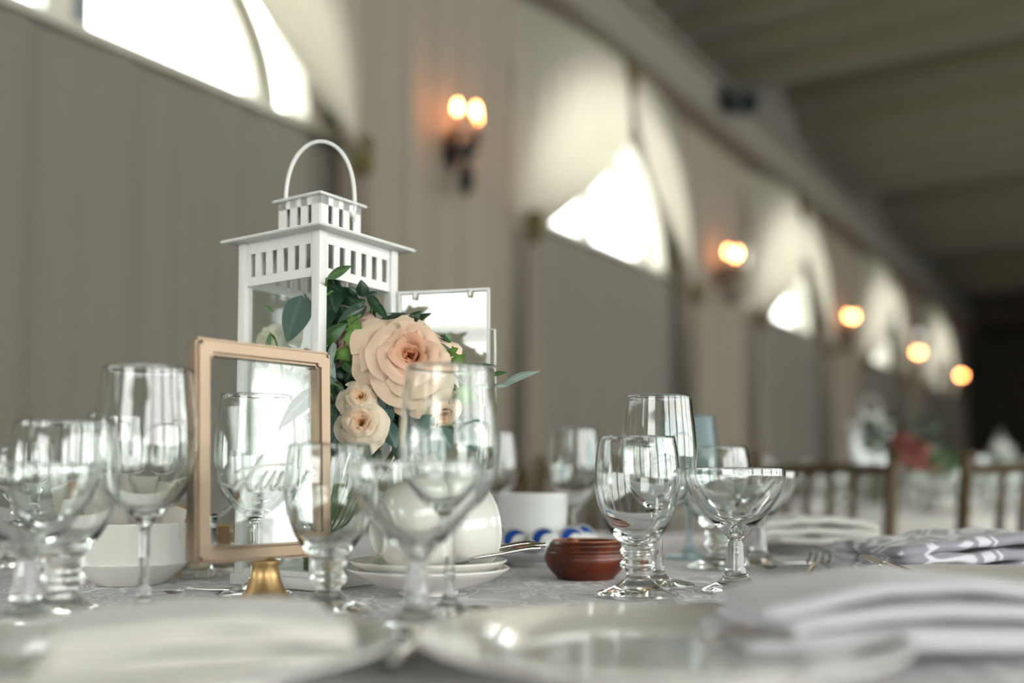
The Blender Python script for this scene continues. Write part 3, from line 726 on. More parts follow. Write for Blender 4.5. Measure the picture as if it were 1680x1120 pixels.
def teacup(loc, ax, label):
    """a cup lying on its side with its mouth along ax (horizontal)"""
    t = thing('teacup', label, 'teacup', loc, 0, 'teacups lying on the saucers'); t.scale = (0.93,) * 3
    R = Vector((0, 0, 1)).rotation_difference(Vector(ax)).to_matrix().to_4x4()
    lathe_obj('bowl', CUP, M['china'], t, M_=R)
    h = spline([(0.036, 0, 0.016), (0.052, 0, 0.018), (0.060, 0, 0.032), (0.054, 0, 0.046), (0.0385, 0, 0.048)], 5)
    b = NB(); tube(b, [R @ Matrix.Rotation(math.radians(150), 4, 'Z') @ q for q in h], 0.0032, 8, (1.3, 0.8)); obj('handle', b, M['china'], t, 'all')
    return t
ax = (RT * 0.84 + FW * 0.52 + Vector((0, 0, 0.10))).normalized()
c2 = at(786, 0.955, TZ + 0.064) - ax * 0.055
teacup(c2, ax, 'white teacup lying on its side, the right hand one with the spoons under its rim')
ax1 = (RT * 0.86 + FW * 0.48 + Vector((0, 0, 0.10))).normalized()
teacup(at(708, 0.925, TZ + 0.0625) - ax1 * 0.055, ax1, 'white teacup lying on its side, the left hand one nested round the base of another')

# teaspoons
def utensil(kind, p0, p1, label, group, scale=1.0, bowl_up=True, name=None, cat=None, mat=None):
    """cutlery from its head at p0 to handle end at p1"""
    t = thing(name or kind, label, cat or kind, p0, 0, group)
    v = p1 - p0; L = v.length
    X = v.normalized(); Y = Vector((0, 0, 1)).cross(X).normalized(); Z = X.cross(Y)
    R = Matrix((X, Y, Z)).transposed().to_4x4()
    def put(b): bmesh.ops.transform(b, matrix=R, verts=b.verts)
    mt = mat or M['steel']
    if kind in ('teaspoon', 'tablespoon'):
        bl = 0.27 * L
        b = NB()
        def f(u, v_):
            x = u * bl; w = 0.5 * 0.62 * bl * math.sin(PI * min(1, u * 0.97 + 0.015)) ** 0.55
            y = (v_ * 2 - 1) * w; z = -0.006 * math.sin(PI * u) * (1 - (v_ * 2 - 1) ** 2) * (L / 0.14)
            return (x, y, z + 0.001)
        grid(b, f, 14, 8); bmesh.ops.solidify(b, geom=b.faces[:], thickness=0.0012); put(b); obj('spoon_bowl', b, mt, t, 'all')
        b = NB(); pts = [(bl * 0.98, 0, 0.001), (bl * 1.2, 0, 0.003), (L * 0.55, 0, 0.002), (L * 0.85, 0, 0.0015), (L, 0, -0.0005)]
        tube(b, spline(pts, 4), [0.0028 + 0.0044 * (k / 16) ** 1.6 * (1 if k < 15 else 0.7) for k in range(17)], 8, (1, 0.45)); put(b); obj('handle', b, mt, t, 'all')
    elif kind == 'fork':
        b = NB(); hl = 0.23 * L
        for k in range(4):
            y = (k - 1.5) * 0.0075
            tube(b, [(0, y * 0.92, 0.007), (hl * 0.35, y, 0.002), (hl * 0.72, y, 0.0)], [0.0008, 0.0016, 0.0019], 6, (1, 0.7))
        def f(u, v_):
            x = hl * (0.66 + 0.5 * u); w = 0.0135 * (1 - 0.8 * u ** 1.6)
            return (x, (v_ * 2 - 1) * w, 0.0005 + 0.002 * u)
        grid(b, f, 8, 6); bmesh.ops.solidify(b, geom=b.faces[-48:], thickness=0.0015); put(b); obj('fork_head', b, mt, t, 'all')
        b = NB(); pts = [(hl * 1.1, 0, 0.002), (hl * 1.4, 0, 0.004), (L * 0.6, 0, 0.006), (L * 0.88, 0, 0.003), (L, 0, 0.001)]
        tube(b, spline(pts, 4), [0.0026 + 0.0042 * (k / 16) ** 2 for k in range(17)], 8, (1, 0.42)); put(b); obj('handle', b, mt, t, 'all')
    else:
        b = NB()
        bl = 0.5 * L
        V = []
        for (x, y) in [(0, 0.002), (0.02, 0.008), (bl * 0.6, 0.010), (bl, 0.006), (bl, -0.005), (bl * 0.5, -0.007), (0.012, -0.006)]: V.append(b.verts.new((x, y, 0)))
        f = b.faces.new(V); r = bmesh.ops.extrude_face_region(b, geom=[f]); bmesh.ops.translate(b, verts=[q for q in r['geom'] if isinstance(q, bmesh.types.BMVert)], vec=(0, 0, 0.0015)); put(b); obj('blade', b, mt, t, 30)
        b = NB(); tube(b, spline([(bl * 0.97, 0, 0.001), (bl * 1.15, 0, 0.003), (L * 0.85, 0, 0.003), (L, 0, 0.002)], 5), [0.0035 + 0.0025 * k / 15 for k in range(16)], 8, (1, 0.6)); put(b); obj('handle', b, mt, t, 'all')
    return t
SP = 'teaspoons lying on the saucer'
for (ax_, az, bx, by, bd_, lab) in ((722, 0.027, 893, 892, 0.955, 'teaspoon with the lowest handle, reaching the clay pot'), (715, 0.029, 876, 889, 0.965, 'teaspoon with the highest handle in the bundle beside the clay pot'),
                          (728, 0.0265, 884, 897, 0.935, 'teaspoon in the middle of the bundle resting on the saucer'), (700, 0.031, 858, 898, 0.975, 'teaspoon at the back of the bundle, with the shortest visible handle')):
    p1 = at3(bx, by, bd_); p0 = at(ax_, bd_ - 0.02, TZ + az)
    utensil('teaspoon', p0, p1, 'polished ' + lab, SP)

# white sugar bowl with packets
bt = thing('sugar_bowl', 'cream white china bowl full of paper sugar packets, left of the gold frame', 'bowl', at(218, 1.03) + Vector((0, 0, 0.0005)))
lathe_obj('bowl', [(0, 0.004), (0.028, 0.003), (0.032, 0.0), (0.036, 0.002), (0.046, 0.010), (0.0545, 0.019), (0.0565, 0.022), (0.0560, 0.0235), (0.0562, 0.040), (0.0568, 0.058), (0.0570, 0.062), (0.0560, 0.063), (0.0548, 0.060), (0.0540, 0.040), (0.052, 0.024), (0.040, 0.013), (0.024, 0.008), (0, 0.007)], M['china'], bt)
k = 0
for (dx, dy, a, tl, hh, mt) in ((-0.036, -0.004, 0.3, -0.35, 0.086, 'sugar'), (-0.016, -0.012, 0.15, -0.25, 0.094, 'sugar_tan'), (-0.004, -0.02, 0.05, -0.2, 0.098, 'sugar'), (0.012, -0.014, -0.1, 0.05, 0.092, 'sugar'), (0.026, -0.010, -0.2, 0.3, 0.084, 'sugar'), (-0.026, 0.014, 0.2, -0.3, 0.09, 'sugar_tan'), (0.004, 0.012, 0.0, 0.05, 0.095, 'sugar'), (0.03, 0.012, -0.3, 0.35, 0.082, 'sugar_tan')):
    q = at(218, 1.03) + RT * dx + FW * dy
    b = NB(); hgt = hh - 0.012
    def f(u, v): return ((u - 0.5) * 0.036, 0.0016 * math.sin(PI * u) * math.sin(PI * v), v * hgt)
    V, F = grid(b, f, 6, 8); bmesh.ops.solidify(b, geom=b.faces[:], thickness=0.0022)
    o = obj('sugar_packet', b, M[mt], None, 30)
    o.location = (q.x, q.y, TZ + 0.013); o.rotation_euler = (0, tl, YAW + a)
    tag(o, ['white packet at the left edge of the bunch in the china bowl', 'tan packet peeking between the tallest white packets in the china bowl', 'tallest white packet standing in the middle of the china bowl', 'white packet just right of the tallest one in the china bowl', 'white packet leaning over the right rim of the china bowl', 'tan packet behind the leftmost white packet in the china bowl', 'white packet at the back centre of the china bowl', 'tan packet at the back right of the china bowl'][k], 'sugar packet', 'sugar packets in the china bowl'); k += 1

# glass votive and dish
gv = thing('votive_holder', 'small clear glass votive holder with a tea light right of the white sugar bowl', 'candle holder', at(322, 1.10) + Vector((0, 0, 0.0006)))
lathe_obj('glass_cup', [(0, 0), (0.019, 0), (0.0205, 0.001), (0.021, 0.003), (0.0225, 0.035), (0.024, 0.068), (0.0235, 0.069), (0.0228, 0.068), (0.0208, 0.035), (0.0190, 0.011), (0.0175, 0.009), (0, 0.009)], M['glass'], gv, sub=0, smooth=40)
tl_ = thing('tea_light', 'cream wax tea light inside the small clear glass votive holder', 'candle', at(322, 1.10) + Vector((0, 0, 0.0105)))
lathe_obj('wax', [(0, 0), (0.016, 0), (0.016, 0.014), (0.014, 0.015), (0, 0.0135)], M['wax'], tl_, sub=0, smooth=40)
b = NB(); tube(b, [(0, 0, 0.013), (0.0006, 0, 0.019)], 0.0005, 5); obj('wick', b, M['black'], tl_)
gd = obj('glass_dish', lathe_glass([(0, 0), (0.030, 0), (0.036, 0.003), (0.040, 0.02), (0.042, 0.050)], [(0.041, 0.051), (0.0398, 0.050), (0.0380, 0.02), (0.034, 0.006), (0, 0.005)]), M['glass'], None, 'all')
gd.location = at(375, 1.20) + Vector((0, 0, 0.0006)); tag(gd, 'clear glass dish of yellow packets behind the gold frame and lantern', 'dish')
for i in range(7):
    q = at(375, 1.20) + RT * (-0.024 + 0.008 * i) + FW * (0.004 * ((i % 3) - 1))
    b = NB(); grid(b, lambda u, v: (0.0012 * math.sin(PI * v), (u - 0.5) * 0.030, v * 0.046), 4, 6); bmesh.ops.solidify(b, geom=b.faces[:], thickness=0.002)
    o = obj('sweetener_packet', b, M['yellow'], None, 30); o.location = (q.x, q.y, TZ + 0.0075); o.rotation_euler = (0, 0.12 * (i - 3) / 3, YAW)
    tag(o, ('leftmost', 'second from left', 'third from left', 'middle', 'third from right', 'second from right', 'rightmost')[i] + ' yellow sweetener packet in the glass dish behind the frame', 'sweetener packet', 'yellow packets in the glass dish')

# ------------------------------------------------------------ clay pot
cp = thing('clay_pot', 'squat reddish brown glazed clay pot with turned grooves, in the centre of the table', 'pot', at(960, 1.085) + Vector((0, 0, 0.0005)))
lathe_obj('pot_body', [(0, 0), (0.0280, 0), (0.0300, 0.0006), (0.0315, 0.0022), (0.0360, 0.0065), (0.0402, 0.0115), (0.0430, 0.0165), (0.0445, 0.0210), (0.0444, 0.0240), (0.0436, 0.0262), (0.0438, 0.0270), (0.0430, 0.0290), (0.0420, 0.0302), (0.0421, 0.0312), (0.0408, 0.0335), (0.0392, 0.0362), (0.0393, 0.0372), (0.0376, 0.0395), (0.0365, 0.0405), (0.0350, 0.0405), (0.0355, 0.036), (0.038, 0.028), (0.036, 0.018), (0.024, 0.008), (0, 0.007)], M['clay'], cp, n=72, sub=3)
lathe_obj('pot_rim', [(0.0364, 0.0403), (0.0362, 0.0415), (0.0354, 0.0418), (0.0350, 0.0405)], M['clay_rim'], cp, n=72, sub=0)
b = NB(); lathe(b, [(0, 0.031), (0.030, 0.031), (0.0385, 0.0295)], 48); obj('pot_inside', b, M['clay_in'], cp, 'all')
b = NB(); bmesh.ops.create_icosphere(b, subdivisions=3, radius=0.007)
for v in b.verts: v.co *= 1 + 0.35 * noise.noise(v.co * 200)
bmesh.ops.transform(b, matrix=Matrix.Translation(RT * -0.014 + FW * 0.004 + Vector((0, 0, 0.0385))) @ Matrix.Diagonal((1.1, 1, 0.8, 1)), verts=b.verts)
o = obj('sugar_lump', b, M['spice'], None, 'all'); o.location = at(960, 1.085); tag(o, 'small brown lump poking above the rim of the clay pot', 'sugar lump')

# ------------------------------------------------------------ ramekin, plate and creamers
p = at(885, 1.27)
PL = [(0, 0.003), (0.03, 0.003), (0.034, 0), (0.038, 0.001), (0.040, 0.005), (0.062, 0.009), (0.082, 0.0165), (0.0835, 0.0175), (0.082, 0.019), (0.060, 0.013), (0.038, 0.0085), (0, 0.008)]
o = lathe_obj('side_plate', PL, M['china2']); o.location = (p.x, p.y, TZ + 0.0005); tag(o, 'white side plate at the bottom of the pair behind the clay pot', 'plate', 'white side plates behind the clay pot')
o2 = o.copy(); C.objects.link(o2); o2.location = (p.x, p.y, TZ + 0.0095); tag(o2, 'upper white side plate holding the ribbed ramekin and the creamer pots', 'plate', 'white side plates behind the clay pot')
ram = lathe_obj('ramekin', [(0, 0), (0.040, 0), (0.042, 0.001), (0.0425, 0.004), (0.0445, 0.040), (0.0455, 0.046), (0.0455, 0.068), (0.0462, 0.070), (0.0455, 0.0715), (0.0435, 0.0708), (0.042, 0.06), (0.041, 0.02), (0.038, 0.006), (0, 0.005)], M['china2'], None, n=180, sub=0, smooth=60,
                flute=lambda a, z: 0.014 * abs(math.sin(a * 22)) if 0.003 < z < 0.0675 else 0)
q = at(873, 1.285); ram.location = (q.x, q.y, TZ + 0.0185); tag(ram, 'white ribbed ramekin behind the clay pot and the creamer pots', 'ramekin')
def creamer(px, py, d, yaw, pitch, label):
    t = thing('creamer_pot', label, 'creamer pot', at3(px, py, d), 0, 'creamer pots on the side plate')
    dirv = (-FW).copy(); dirv.rotate(Matrix.Rotation(yaw, 3, 'Z')); dirv = (dirv * math.cos(pitch) + Vector((0, 0, math.sin(pitch)))).normalized()
    R = Vector((0, 0, 1)).rotation_difference(dirv).to_matrix().to_4x4()
    lathe_obj('pot_body', [(0, -0.017), (0.0095, -0.017), (0.0105, -0.016), (0.0125, -0.001), (0.0148, -0.0008), (0.0148, 0)], M['plastic'], t, n=28, sub=0, smooth=40, M_=R)
    lathe_obj('foil_lid', [(0.0148, 0.0001), (0.0150, 0.0006), (0, 0.0008)], M['lid_white'], t, n=28, sub=0, M_=R)
    b = NB(); V = []
    pr = None
    for k in range(25):     # crescent of print on the foil
        a = PI * 1.25 * k / 24 + 1.3; w_ = 0.0078 * math.sin(PI * k / 24) ** 0.7 + 0.0002
        q = [b.verts.new((rr * math.cos(a), rr * math.sin(a), 0.0011)) for rr in (0.0122, 0.0122 - w_)]
        if pr: b.faces.new((pr[0], q[0], q[1], pr[1]))
        pr = q
    bmesh.ops.transform(b, matrix=R, verts=b.verts); obj('blue_print', b, M['lid_blue'], t)
    t.scale = (1.18,) * 3
    return t
creamer(816, 884, 1.215, -0.35, 0.45, 'creamer pot with blue and white lid nearest the teacup rim')
creamer(846, 887, 1.208, 0.1, 0.40, 'creamer pot with the largest blue lid print, second from the teacup')
creamer(893, 886, 1.20, 0.0, 0.50, 'creamer pot with blue lid just behind the left rim of the clay pot')
creamer(939, 884, 1.225, 0.25, 0.45, 'creamer pot with blue lid behind the middle of the clay pot')
creamer(960, 880, 1.245, 0.6, 0.5, 'creamer pot with blue lid nearest the water goblet')
o = lathe_obj('side_plate', PL, M['china2']); o.location = at(935, 1.62) + Vector((0, 0, 0.0005)); tag(o, 'distant white plate beyond the ramekin near the far table edge', 'plate', 'distant white plates')

# ------------------------------------------------------------ napkins
def napkin(name, px, d, L, W, H, rz, mat, label, layers=4, seed=0, z=0.0, group='folded cloth napkins', bumpy=0.006, arch=0.0, taper=0.0):
    """a cloth folded into layers whose rounded edges show at the sides"""
    b = NB(); lh = H / layers
    for l in range(layers):
        s = 1 - 0.05 * l * rnd.uniform(0.4, 1.0); ox = rnd.uniform(-0.006, 0.006); oy = rnd.uniform(-0.005, 0.005)
        hl, hw = L / 2 * s, W / 2 * s; nu, nv = 36, 20
        def wob(x, y, l=l):
            base = noise.noise(Vector((x * 9 + seed, y * 9, 0.3 * l))) * bumpy * (0.4 + l / layers) + noise.noise(Vector((x * 30 + seed, y * 22, l))) * bumpy * 0.35
            return max(base, -lh * 0.3) + arch * max(0, math.cos(min(1, abs(x) / (L * 0.5)) * PI / 2)) * (l + 1) / layers
        top = {}; bot = {}
        for i in range(nu + 1):
            for j in range(nv + 1):
                u = i / nu * 2 - 1; v = j / nv * 2 - 1
                e = max(abs(u), abs(v)); 
                x = u * hl; y = v * hw * (1 - taper * max(0, u))
                ed = max(0, (e - 0.93) / 0.07); rnd_ = math.sqrt(max(0, 1 - ed * ed))
                m_ = lh * l + lh * 0.5
                w_ = wob(x, y)
                top[i, j] = b.verts.new((x + ox, y + oy, m_ + w_ + lh * 0.49 * rnd_))
                if not (i in (0, nu) or j in (0, nv)):
                    wl = 0 if l == 0 else w_
                    bot[i, j] = b.verts.new((x + ox, y + oy, m_ + wl - lh * 0.49 * rnd_))
                else: bot[i, j] = top[i, j]
        for i in range(nu):
            for j in range(nv):
                b.faces.new((top[i, j], top[i + 1, j], top[i + 1, j + 1], top[i, j + 1]))
                q = (bot[i, j], bot[i, j + 1], bot[i + 1, j + 1], bot[i + 1, j])
                if len(set(q)) == 4:
                    try: b.faces.new(q)
                    except ValueError: pass
    o = obj(name, b, mat, None, 'all'); p = at(px, d) if not isinstance(px, Vector) else px
    o.location = (p.x, p.y, p.z + 0.001 + z); o.rotation_euler = (0, 0, rz)
    return tag(o, label, 'napkin', group)
DPL = [(0, 0.004), (0.060, 0.004), (0.068, 0.0), (0.074, 0.001), (0.078, 0.006), (0.100, 0.012), (0.130, 0.0185), (0.134, 0.0195), (0.1335, 0.0215), (0.128, 0.0205), (0.098, 0.0150), (0.080, 0.0105), (0.070, 0.0085), (0, 0.008)]
def dplate(px, d, label, s=1.0, group='dinner plates on the near table', z=0.0005):
    if 'dp' not in PROTO: PROTO['dp'] = lathe_obj('dinner_plate', DPL, M['china'], n=96); o = PROTO['dp']
    else: o = PROTO['dp'].copy(); C.objects.link(o)
    p = at(px, d) if not isinstance(px, Vector) else px
    o.location = (p.x, p.y, p.z + z); o.scale = (s, s, 1); return tag(o, label, 'plate', group)
dplate(1075, 0.560, 'cream dinner plate in the blurred foreground, at the bottom centre right')
dplate(262, 0.535, 'cream dinner plate under the blurred napkin at bottom left', 0.95)
dplate(1640, 0.89, 'pale green edged plate behind the blurred lilac napkin at right', 0.9)
dplate(1330, 1.50, 'cream dinner plate under the white napkin near the far edge', 0.9)
napkin('napkin', 335, 0.552, 0.155, 0.120, 0.021, YAW + 0.34, M['napkin_white'], 'blurred thick white folded napkin in the bottom left foreground', 3, 3, 0.0085, bumpy=0.004, arch=0.007)
napkin('napkin', 1490, 0.615, 0.235, 0.115, 0.026, YAW + 0.06, M['napkin_lilac'], 'blurred pale lilac folded napkin in the right foreground', 3, 9, 0.0085, bumpy=0.004, arch=0.012)
napkin('napkin', 1590, 1.16, 0.300, 0.15, 0.036, YAW + 0.25, M['napkin_grey'], 'grey napkin with white scroll pattern at the right edge', 3, 5, 0.0, bumpy=0.010, arch=0.008)
napkin('napkin', 1322, 1.50, 0.19, 0.13, 0.030, YAW + 0.1, M['napkin_white'], 'white napkin lying beyond the forks near the far table edge', 3, 17, 0.012, bumpy=0.013, arch=0.010)
# card with small print on the plate at right
b = NB(); bevbox(b, (0, 0, 0.0008), (0.13, 0.06, 0.0016), 0.0004)
cd = obj('menu_card', b, M['sugar'], None); cp_ = at(1600, 0.83, TZ + 0.0445); cd.location = cp_; cd.rotation_euler = (math.radians(14), 0, YAW); bpy.data.objects.remove(cd)

# ------------------------------------------------------------ cutlery on the cloth
CT = 'place setting cutlery'
def flat(px, d, z=0.0035): return at(px, d, TZ + z)
utensil('fork', flat(1343, 1.15, 0.017), flat(1316, 0.97, 0.003), 'sharp steel fork, tines toward the white napkin, beside the patterned napkin', CT)
utensil('fork', flat(1262, 1.42, 0.022), flat(1372, 1.33, 0.004), 'dark blurred fork lying in front of the far white napkin', CT)
utensil('knife', at(1408, 1.02, TZ + 0.030), at(1492, 0.90, TZ + 0.020), 'thin steel knife leaning on the folded end of the patterned napkin', CT)
utensil('tablespoon', flat(1248, 1.16, 0.007), flat(1330, 1.24, 0.004), 'steel spoon with a warm reflection right of the front coupe foot', CT, name='tablespoon', cat='spoon')
utensil('knife', flat(935, 0.83), flat(1010, 0.70, 0.004), 'blurred dark knife pointing at the clay pot', CT)
utensil('fork', flat(1085, 0.80, 0.006), flat(1225, 0.76, 0.004), 'blurred dark fork lying in front of the goblets', CT)
utensil('tablespoon', flat(785, 0.79, 0.007), flat(720, 0.62, 0.004), 'blurred bright spoon left of the foreground plate', CT, name='tablespoon', cat='spoon')
utensil('knife', flat(740, 0.72), flat(640, 0.55, 0.004), 'blurred bright knife between the two foreground plates', CT)
utensil('tablespoon', flat(270, 0.90, 0.006), flat(400, 0.93, 0.004), 'dark spoon lying in front of the sugar bowl and frame foot', CT, name='tablespoon', cat='spoon')
utensil('fork', flat(95, 0.70, 0.006), flat(60, 0.56, 0.004), 'dark blurred fork beside the front coupe at the left edge', CT)
utensil('knife', at(1035, 0.52, TZ + 0.024), at(1300, 0.515, TZ + 0.024), 'blurred knife resting on the rim of the foreground plate', CT)

# ============================================================ FLOWERS
def set_attr(me_obj, name, vals):
    a = me_obj.data.attributes.new(name, 'FLOAT', 'POINT'); a.data.foreach_set('value', vals)
def rose(center, axis, R, mat, label, stem_to, layers=None, seed=0, group='roses in the lantern arrangement', opened=1.0, name='rose'):
    r_ = random.Random(seed)
    axis = axis.normalized()
    Rm = Vector((0, 0, 1)).rotation_difference(axis).to_matrix().to_4x4()
    t = thing(name, label, 'rose', center, 0, group)
    b = NB(); tint = []
    layers = layers or [(2, 0.08, 0.66, 1.9), (3, 0.15, 0.74, 1.7), (3, 0.23, 0.80, 1.5), (3, 0.31, 0.85, 1.4), (4, 0.40, 0.88, 1.2), (4, 0.50, 0.90, 1.05), (3, 0.64, 0.86, 1.2), (3, 0.80, 0.72, 1.1), (3, 0.95, 0.52, 1.05), (4, 1.08, 0.30, 0.85)]
    NL = len(layers)
    k_all = 0
    for li, (cnt, rr, hh, wa) in enumerate(layers):
        f_ = li / (NL - 1)
        for k in range(cnt):
            ph = 2.399 * k_all + 2 * PI * k / cnt * 0 + r_.uniform(-0.15, 0.15) if li < 2 else 2 * PI * (k + 0.5 * (li % 2) + r_.uniform(-0.12, 0.12)) / cnt + li * 0.4
            k_all += 1
            rho1 = R * rr * r_.uniform(0.93, 1.07); H = R * hh * r_.uniform(0.93, 1.05); W = wa * r_.uniform(0.9, 1.1)
            sd = r_.uniform(0, 50); tip = r_.uniform(0.02, 0.14)
            nu, nv = 14, 16
            base = len(b.verts)
            def fn(u, v):
                s = u; tt = v * 2 - 1
                ln = 1 - 0.16 * (1 - f_ * 0.3) * abs(tt) ** 2.6 + tip * max(0, 1 - abs(tt) * 3.5)
                s2 = s * ln
                wfac = (0.28 + 0.72 * min(1, s * 1.7) ** 0.8)
                ang = ph + tt * W * wfac
                rho = rho1 * (0.16 + 0.84 * s2 ** (0.75 if f_ < 0.6 else 0.9))
                z = H * (s2 ** 0.85) - R * 0.30
                # lip rolls outward
                lip = max(0, (s - 0.78) / 0.22) ** 2
                roll = (0.05 + 0.24 * f_) * R
                rho += lip * roll * 1.0; z -= lip * roll * (0.5 + 0.9 * f_)
                rho -= (1 - f_) * 0.05 * R * s2 ** 3
                rf = 1.0 if R > 0.028 else 0.5
                ru = rf * noise.noise(Vector((tt * 1.6 + sd, s * 1.4, sd))) * R * (0.07 + 0.20 * f_) * s
                ru2 = rf * noise.noise(Vector((tt * 5 + sd, s * 2.5, sd + 9))) * R * (0.03 + 0.05 * f_) * s * s
                rho += ru; z += 0.55 * ru + ru2 * 1.3
                z += R * 0.10 * f_ * s * tt * tt      # side edges lift into a cup
                # spiral: one edge lies outside its neighbour
                rho += R * 0.035 * tt * (1 - 0.4 * f_)
                return (rho * math.cos(ang), rho * math.sin(ang), z)
            V, F = grid(b, fn, nu, nv)
            for i in range(nu + 1):
                for j in range(nv + 1):
                    tint.append(min(1, max(0, -0.15 + 0.72 * f_ + 0.50 * (i / nu) ** 1.5 * (0.35 + f_))))
    bmesh.ops.transform(b, matrix=Rm, verts=b.verts)
    o = obj('petals', b, mat, t, 'sheet'); set_attr(o, 'tint', tint)
    # green sepals and hip
    b = NB(); lathe(b, [(0, -0.62 * R), (0.10 * R, -0.58 * R), (0.17 * R, -0.42 * R), (0.14 * R, -0.26 * R), (0, -0.22 * R)], 12)
    for k in range(5):
        a = 2 * PI * k / 5
        Rk = Matrix.Rotation(a, 4, 'Z')
        V = [b.verts.new(Rk @ Vector(q)) for q in ((0.12 * R, -0.06 * R, -0.34 * R), (0.36 * R, -0.05 * R, -0.32 * R), (0.62 * R, 0, -0.40 * R), (0.36 * R, 0.05 * R, -0.32 * R), (0.12 * R, 0.06 * R, -0.34 * R))]
        b.faces.new(V)
    bmesh.ops.transform(b, matrix=Rm, verts=b.verts); obj('calyx', b, M['stem'], t, 'sheet')
    if stem_to is not None:
        s0 = axis * (-0.58 * R); s1 = stem_to - center
        b = NB(); tube(b, spline([s0, s0 - axis * 0.02, s1 * 0.6 + Vector((0, 0, -0.005)), s1], 5), 0.0018, 7); obj('stem', b, M['stem'], t, 'all')
    return t
BASE = Vector((LC.x, LC.y, TZ + 0.0145))
def bs(i): return BASE + Vector((0.012 * math.cos(i * 2.4), 0.012 * math.sin(i * 2.4), 0))
toc = -FW
rose(at3(668, 590, 0.955), toc * 0.90 + RT * 0.30 + Vector((0, 0, 0.26)), 0.0385, M['peach'], 'large open peach rose in front of the lantern', bs(0), seed=3)
SM = [(2, 0.10, 0.70, 1.8), (3, 0.20, 0.80, 1.6), (3, 0.31, 0.87, 1.45), (3, 0.43, 0.92, 1.3), (3, 0.58, 0.88, 1.15), (4, 0.76, 0.70, 0.95), (4, 0.98, 0.42, 0.80)]
rose(at3(590, 654, 0.945), toc * 0.9 + RT * 0.15 + Vector((0, 0, 0.35)), 0.0165, M['cream'], 'small cream rosebud above another one, left of the large peach rose', bs(1), SM, 5)
rose(at3(594, 696, 0.935), toc * 0.95 + RT * 0.0 + Vector((0, 0, 0.25)), 0.0215, M['cream'], 'small open cream rose below the upper rosebud, above the teacups', bs(2), SM, 8)
rose(at3(568, 566, 0.995), toc * 0.6 + RT * -0.75 + Vector((0, 0, 0.2)), 0.029, M['blush'], 'dusky blush rose between the lantern post and the large peach rose', bs(3), None, 12)
rose(at3(448, 563, 1.045), toc * 0.8 + RT * -0.4 + Vector((0, 0, 0.35)), 0.0245, M['ivory'], 'ivory rose behind the left glass pane of the lantern, upper one', bs(4), SM, 17)
rose(at3(455, 632, 1.05), toc * 0.9 + RT * -0.2 + Vector((0, 0, 0.1)), 0.027, M['ivory'], 'ivory rose behind the left glass pane of the lantern, lower one', bs(5), SM, 21)
rose(at3(716, 672, 0.972), toc * 0.5 + RT * 0.4 + Vector((0, 0, -0.55)), 0.027, M['cream'], 'cream rose under the large peach rose, seen through the tall wine glass', bs(6), SM, 26)
rose(at3(492, 590, 1.02), toc * 0.7 + RT * 0.1 + Vector((0, 0, 0.4)), 0.013, M['ivory'], 'tiny ivory blossom beside the front post inside the lantern', bs(7), SM, 31)

def leaf(b, tint, base, tip, nrm, W, kind='ovate', fold=0.25, bend=0.15):
    """one leaf blade from base to tip; nrm is the side it faces"""
    ax_ = tip - base; L = ax_.length; X = ax_.normalized(); Y = nrm.cross(X).normalized(); Z = X.cross(Y)
    nu, nv = 12, 8
    def wf(u):
        if kind == 'ovate': return (math.sin(PI * u ** 0.72) ** 0.75) * (1 - 0.15 * u)
        if kind == 'lance': return math.sin(PI * u ** 0.85) ** 0.95
        return 1
    if kind == 'ivy':
        # five-lobed outline fan
        cen = b.verts.new(base + X * L * 0.35); tint.append(1.0); ring = []
        out = [(0.0, 0.0), (0.05, 0.30), (-0.02, 0.48), (0.26, 0.40), (0.42, 0.62), (0.52, 0.34), (0.72, 0.22), (1.0, 0.0)]
        pts = out + [(x, -y) for x, y in out[-2:0:-1]]
        for (x, y) in pts:
            ring.append(b.verts.new(base + X * L * x + Y * L * y + Z * (-0.12 * L * abs(y)))); tint.append(0.0)
        for k in range(len(ring)): b.faces.new((cen, ring[k], ring[(k + 1) % len(ring)]))
        return
    def fn(u, v):
        t = v * 2 - 1; w = W / 2 * wf(u)
        return base + X * (L * u) + Y * (t * w) + Z * (fold * w * abs(t) * -1 + bend * L * math.sin(PI * u) * 0.5 - bend * L * 0.4 * u * u)
    V, F = grid(b, fn, nu, nv)
    for i in range(nu + 1):
        for j in range(nv + 1): tint.append(0.55 if j == nv // 2 else 0.0)
def sprig(name, leaves, mat, label, stem_pts=None, group='greenery in the lantern arrangement', cat='sprig', stem_r=0.0011):
    """leaves: list of (base, tip, normal, width, kind, fold, bend)"""
    o0 = leaves[0][0]
    t = thing(name, label, cat, o0, 0, group); b = NB(); tint = []
    for (ba, ti, nr, W, kd, fo, be) in leaves: leaf(b, tint, ba - o0, ti - o0, nr.normalized(), W, kd, fo, be)
    o = obj('leaves', b, mat, t, 'sheet'); set_attr(o, 'vein', tint)
    for p_ in (stem_pts or []):
        s = NB(); tube(s, spline([Vector(q) - o0 for q in p_], 5), stem_r, 6); obj('stem', s, M['stem'], t, 'all')
    return t
UP = Vector((0, 0, 1))
def N(r=0.0, u=0.2): return toc + RT * r + UP * u
def lf(x0, y0, x1, y1, d0, d1, wpx, kind='ovate', n=None, fold=0.25, bend=0.12):
    return (at3(x0, y0, d0), at3(x1, y1, d1), n or N(), wpx / FPX * (d0 + d1) / 2, kind, fold, bend)
G_ = 'eucalyptus leaves in the lantern arrangement'
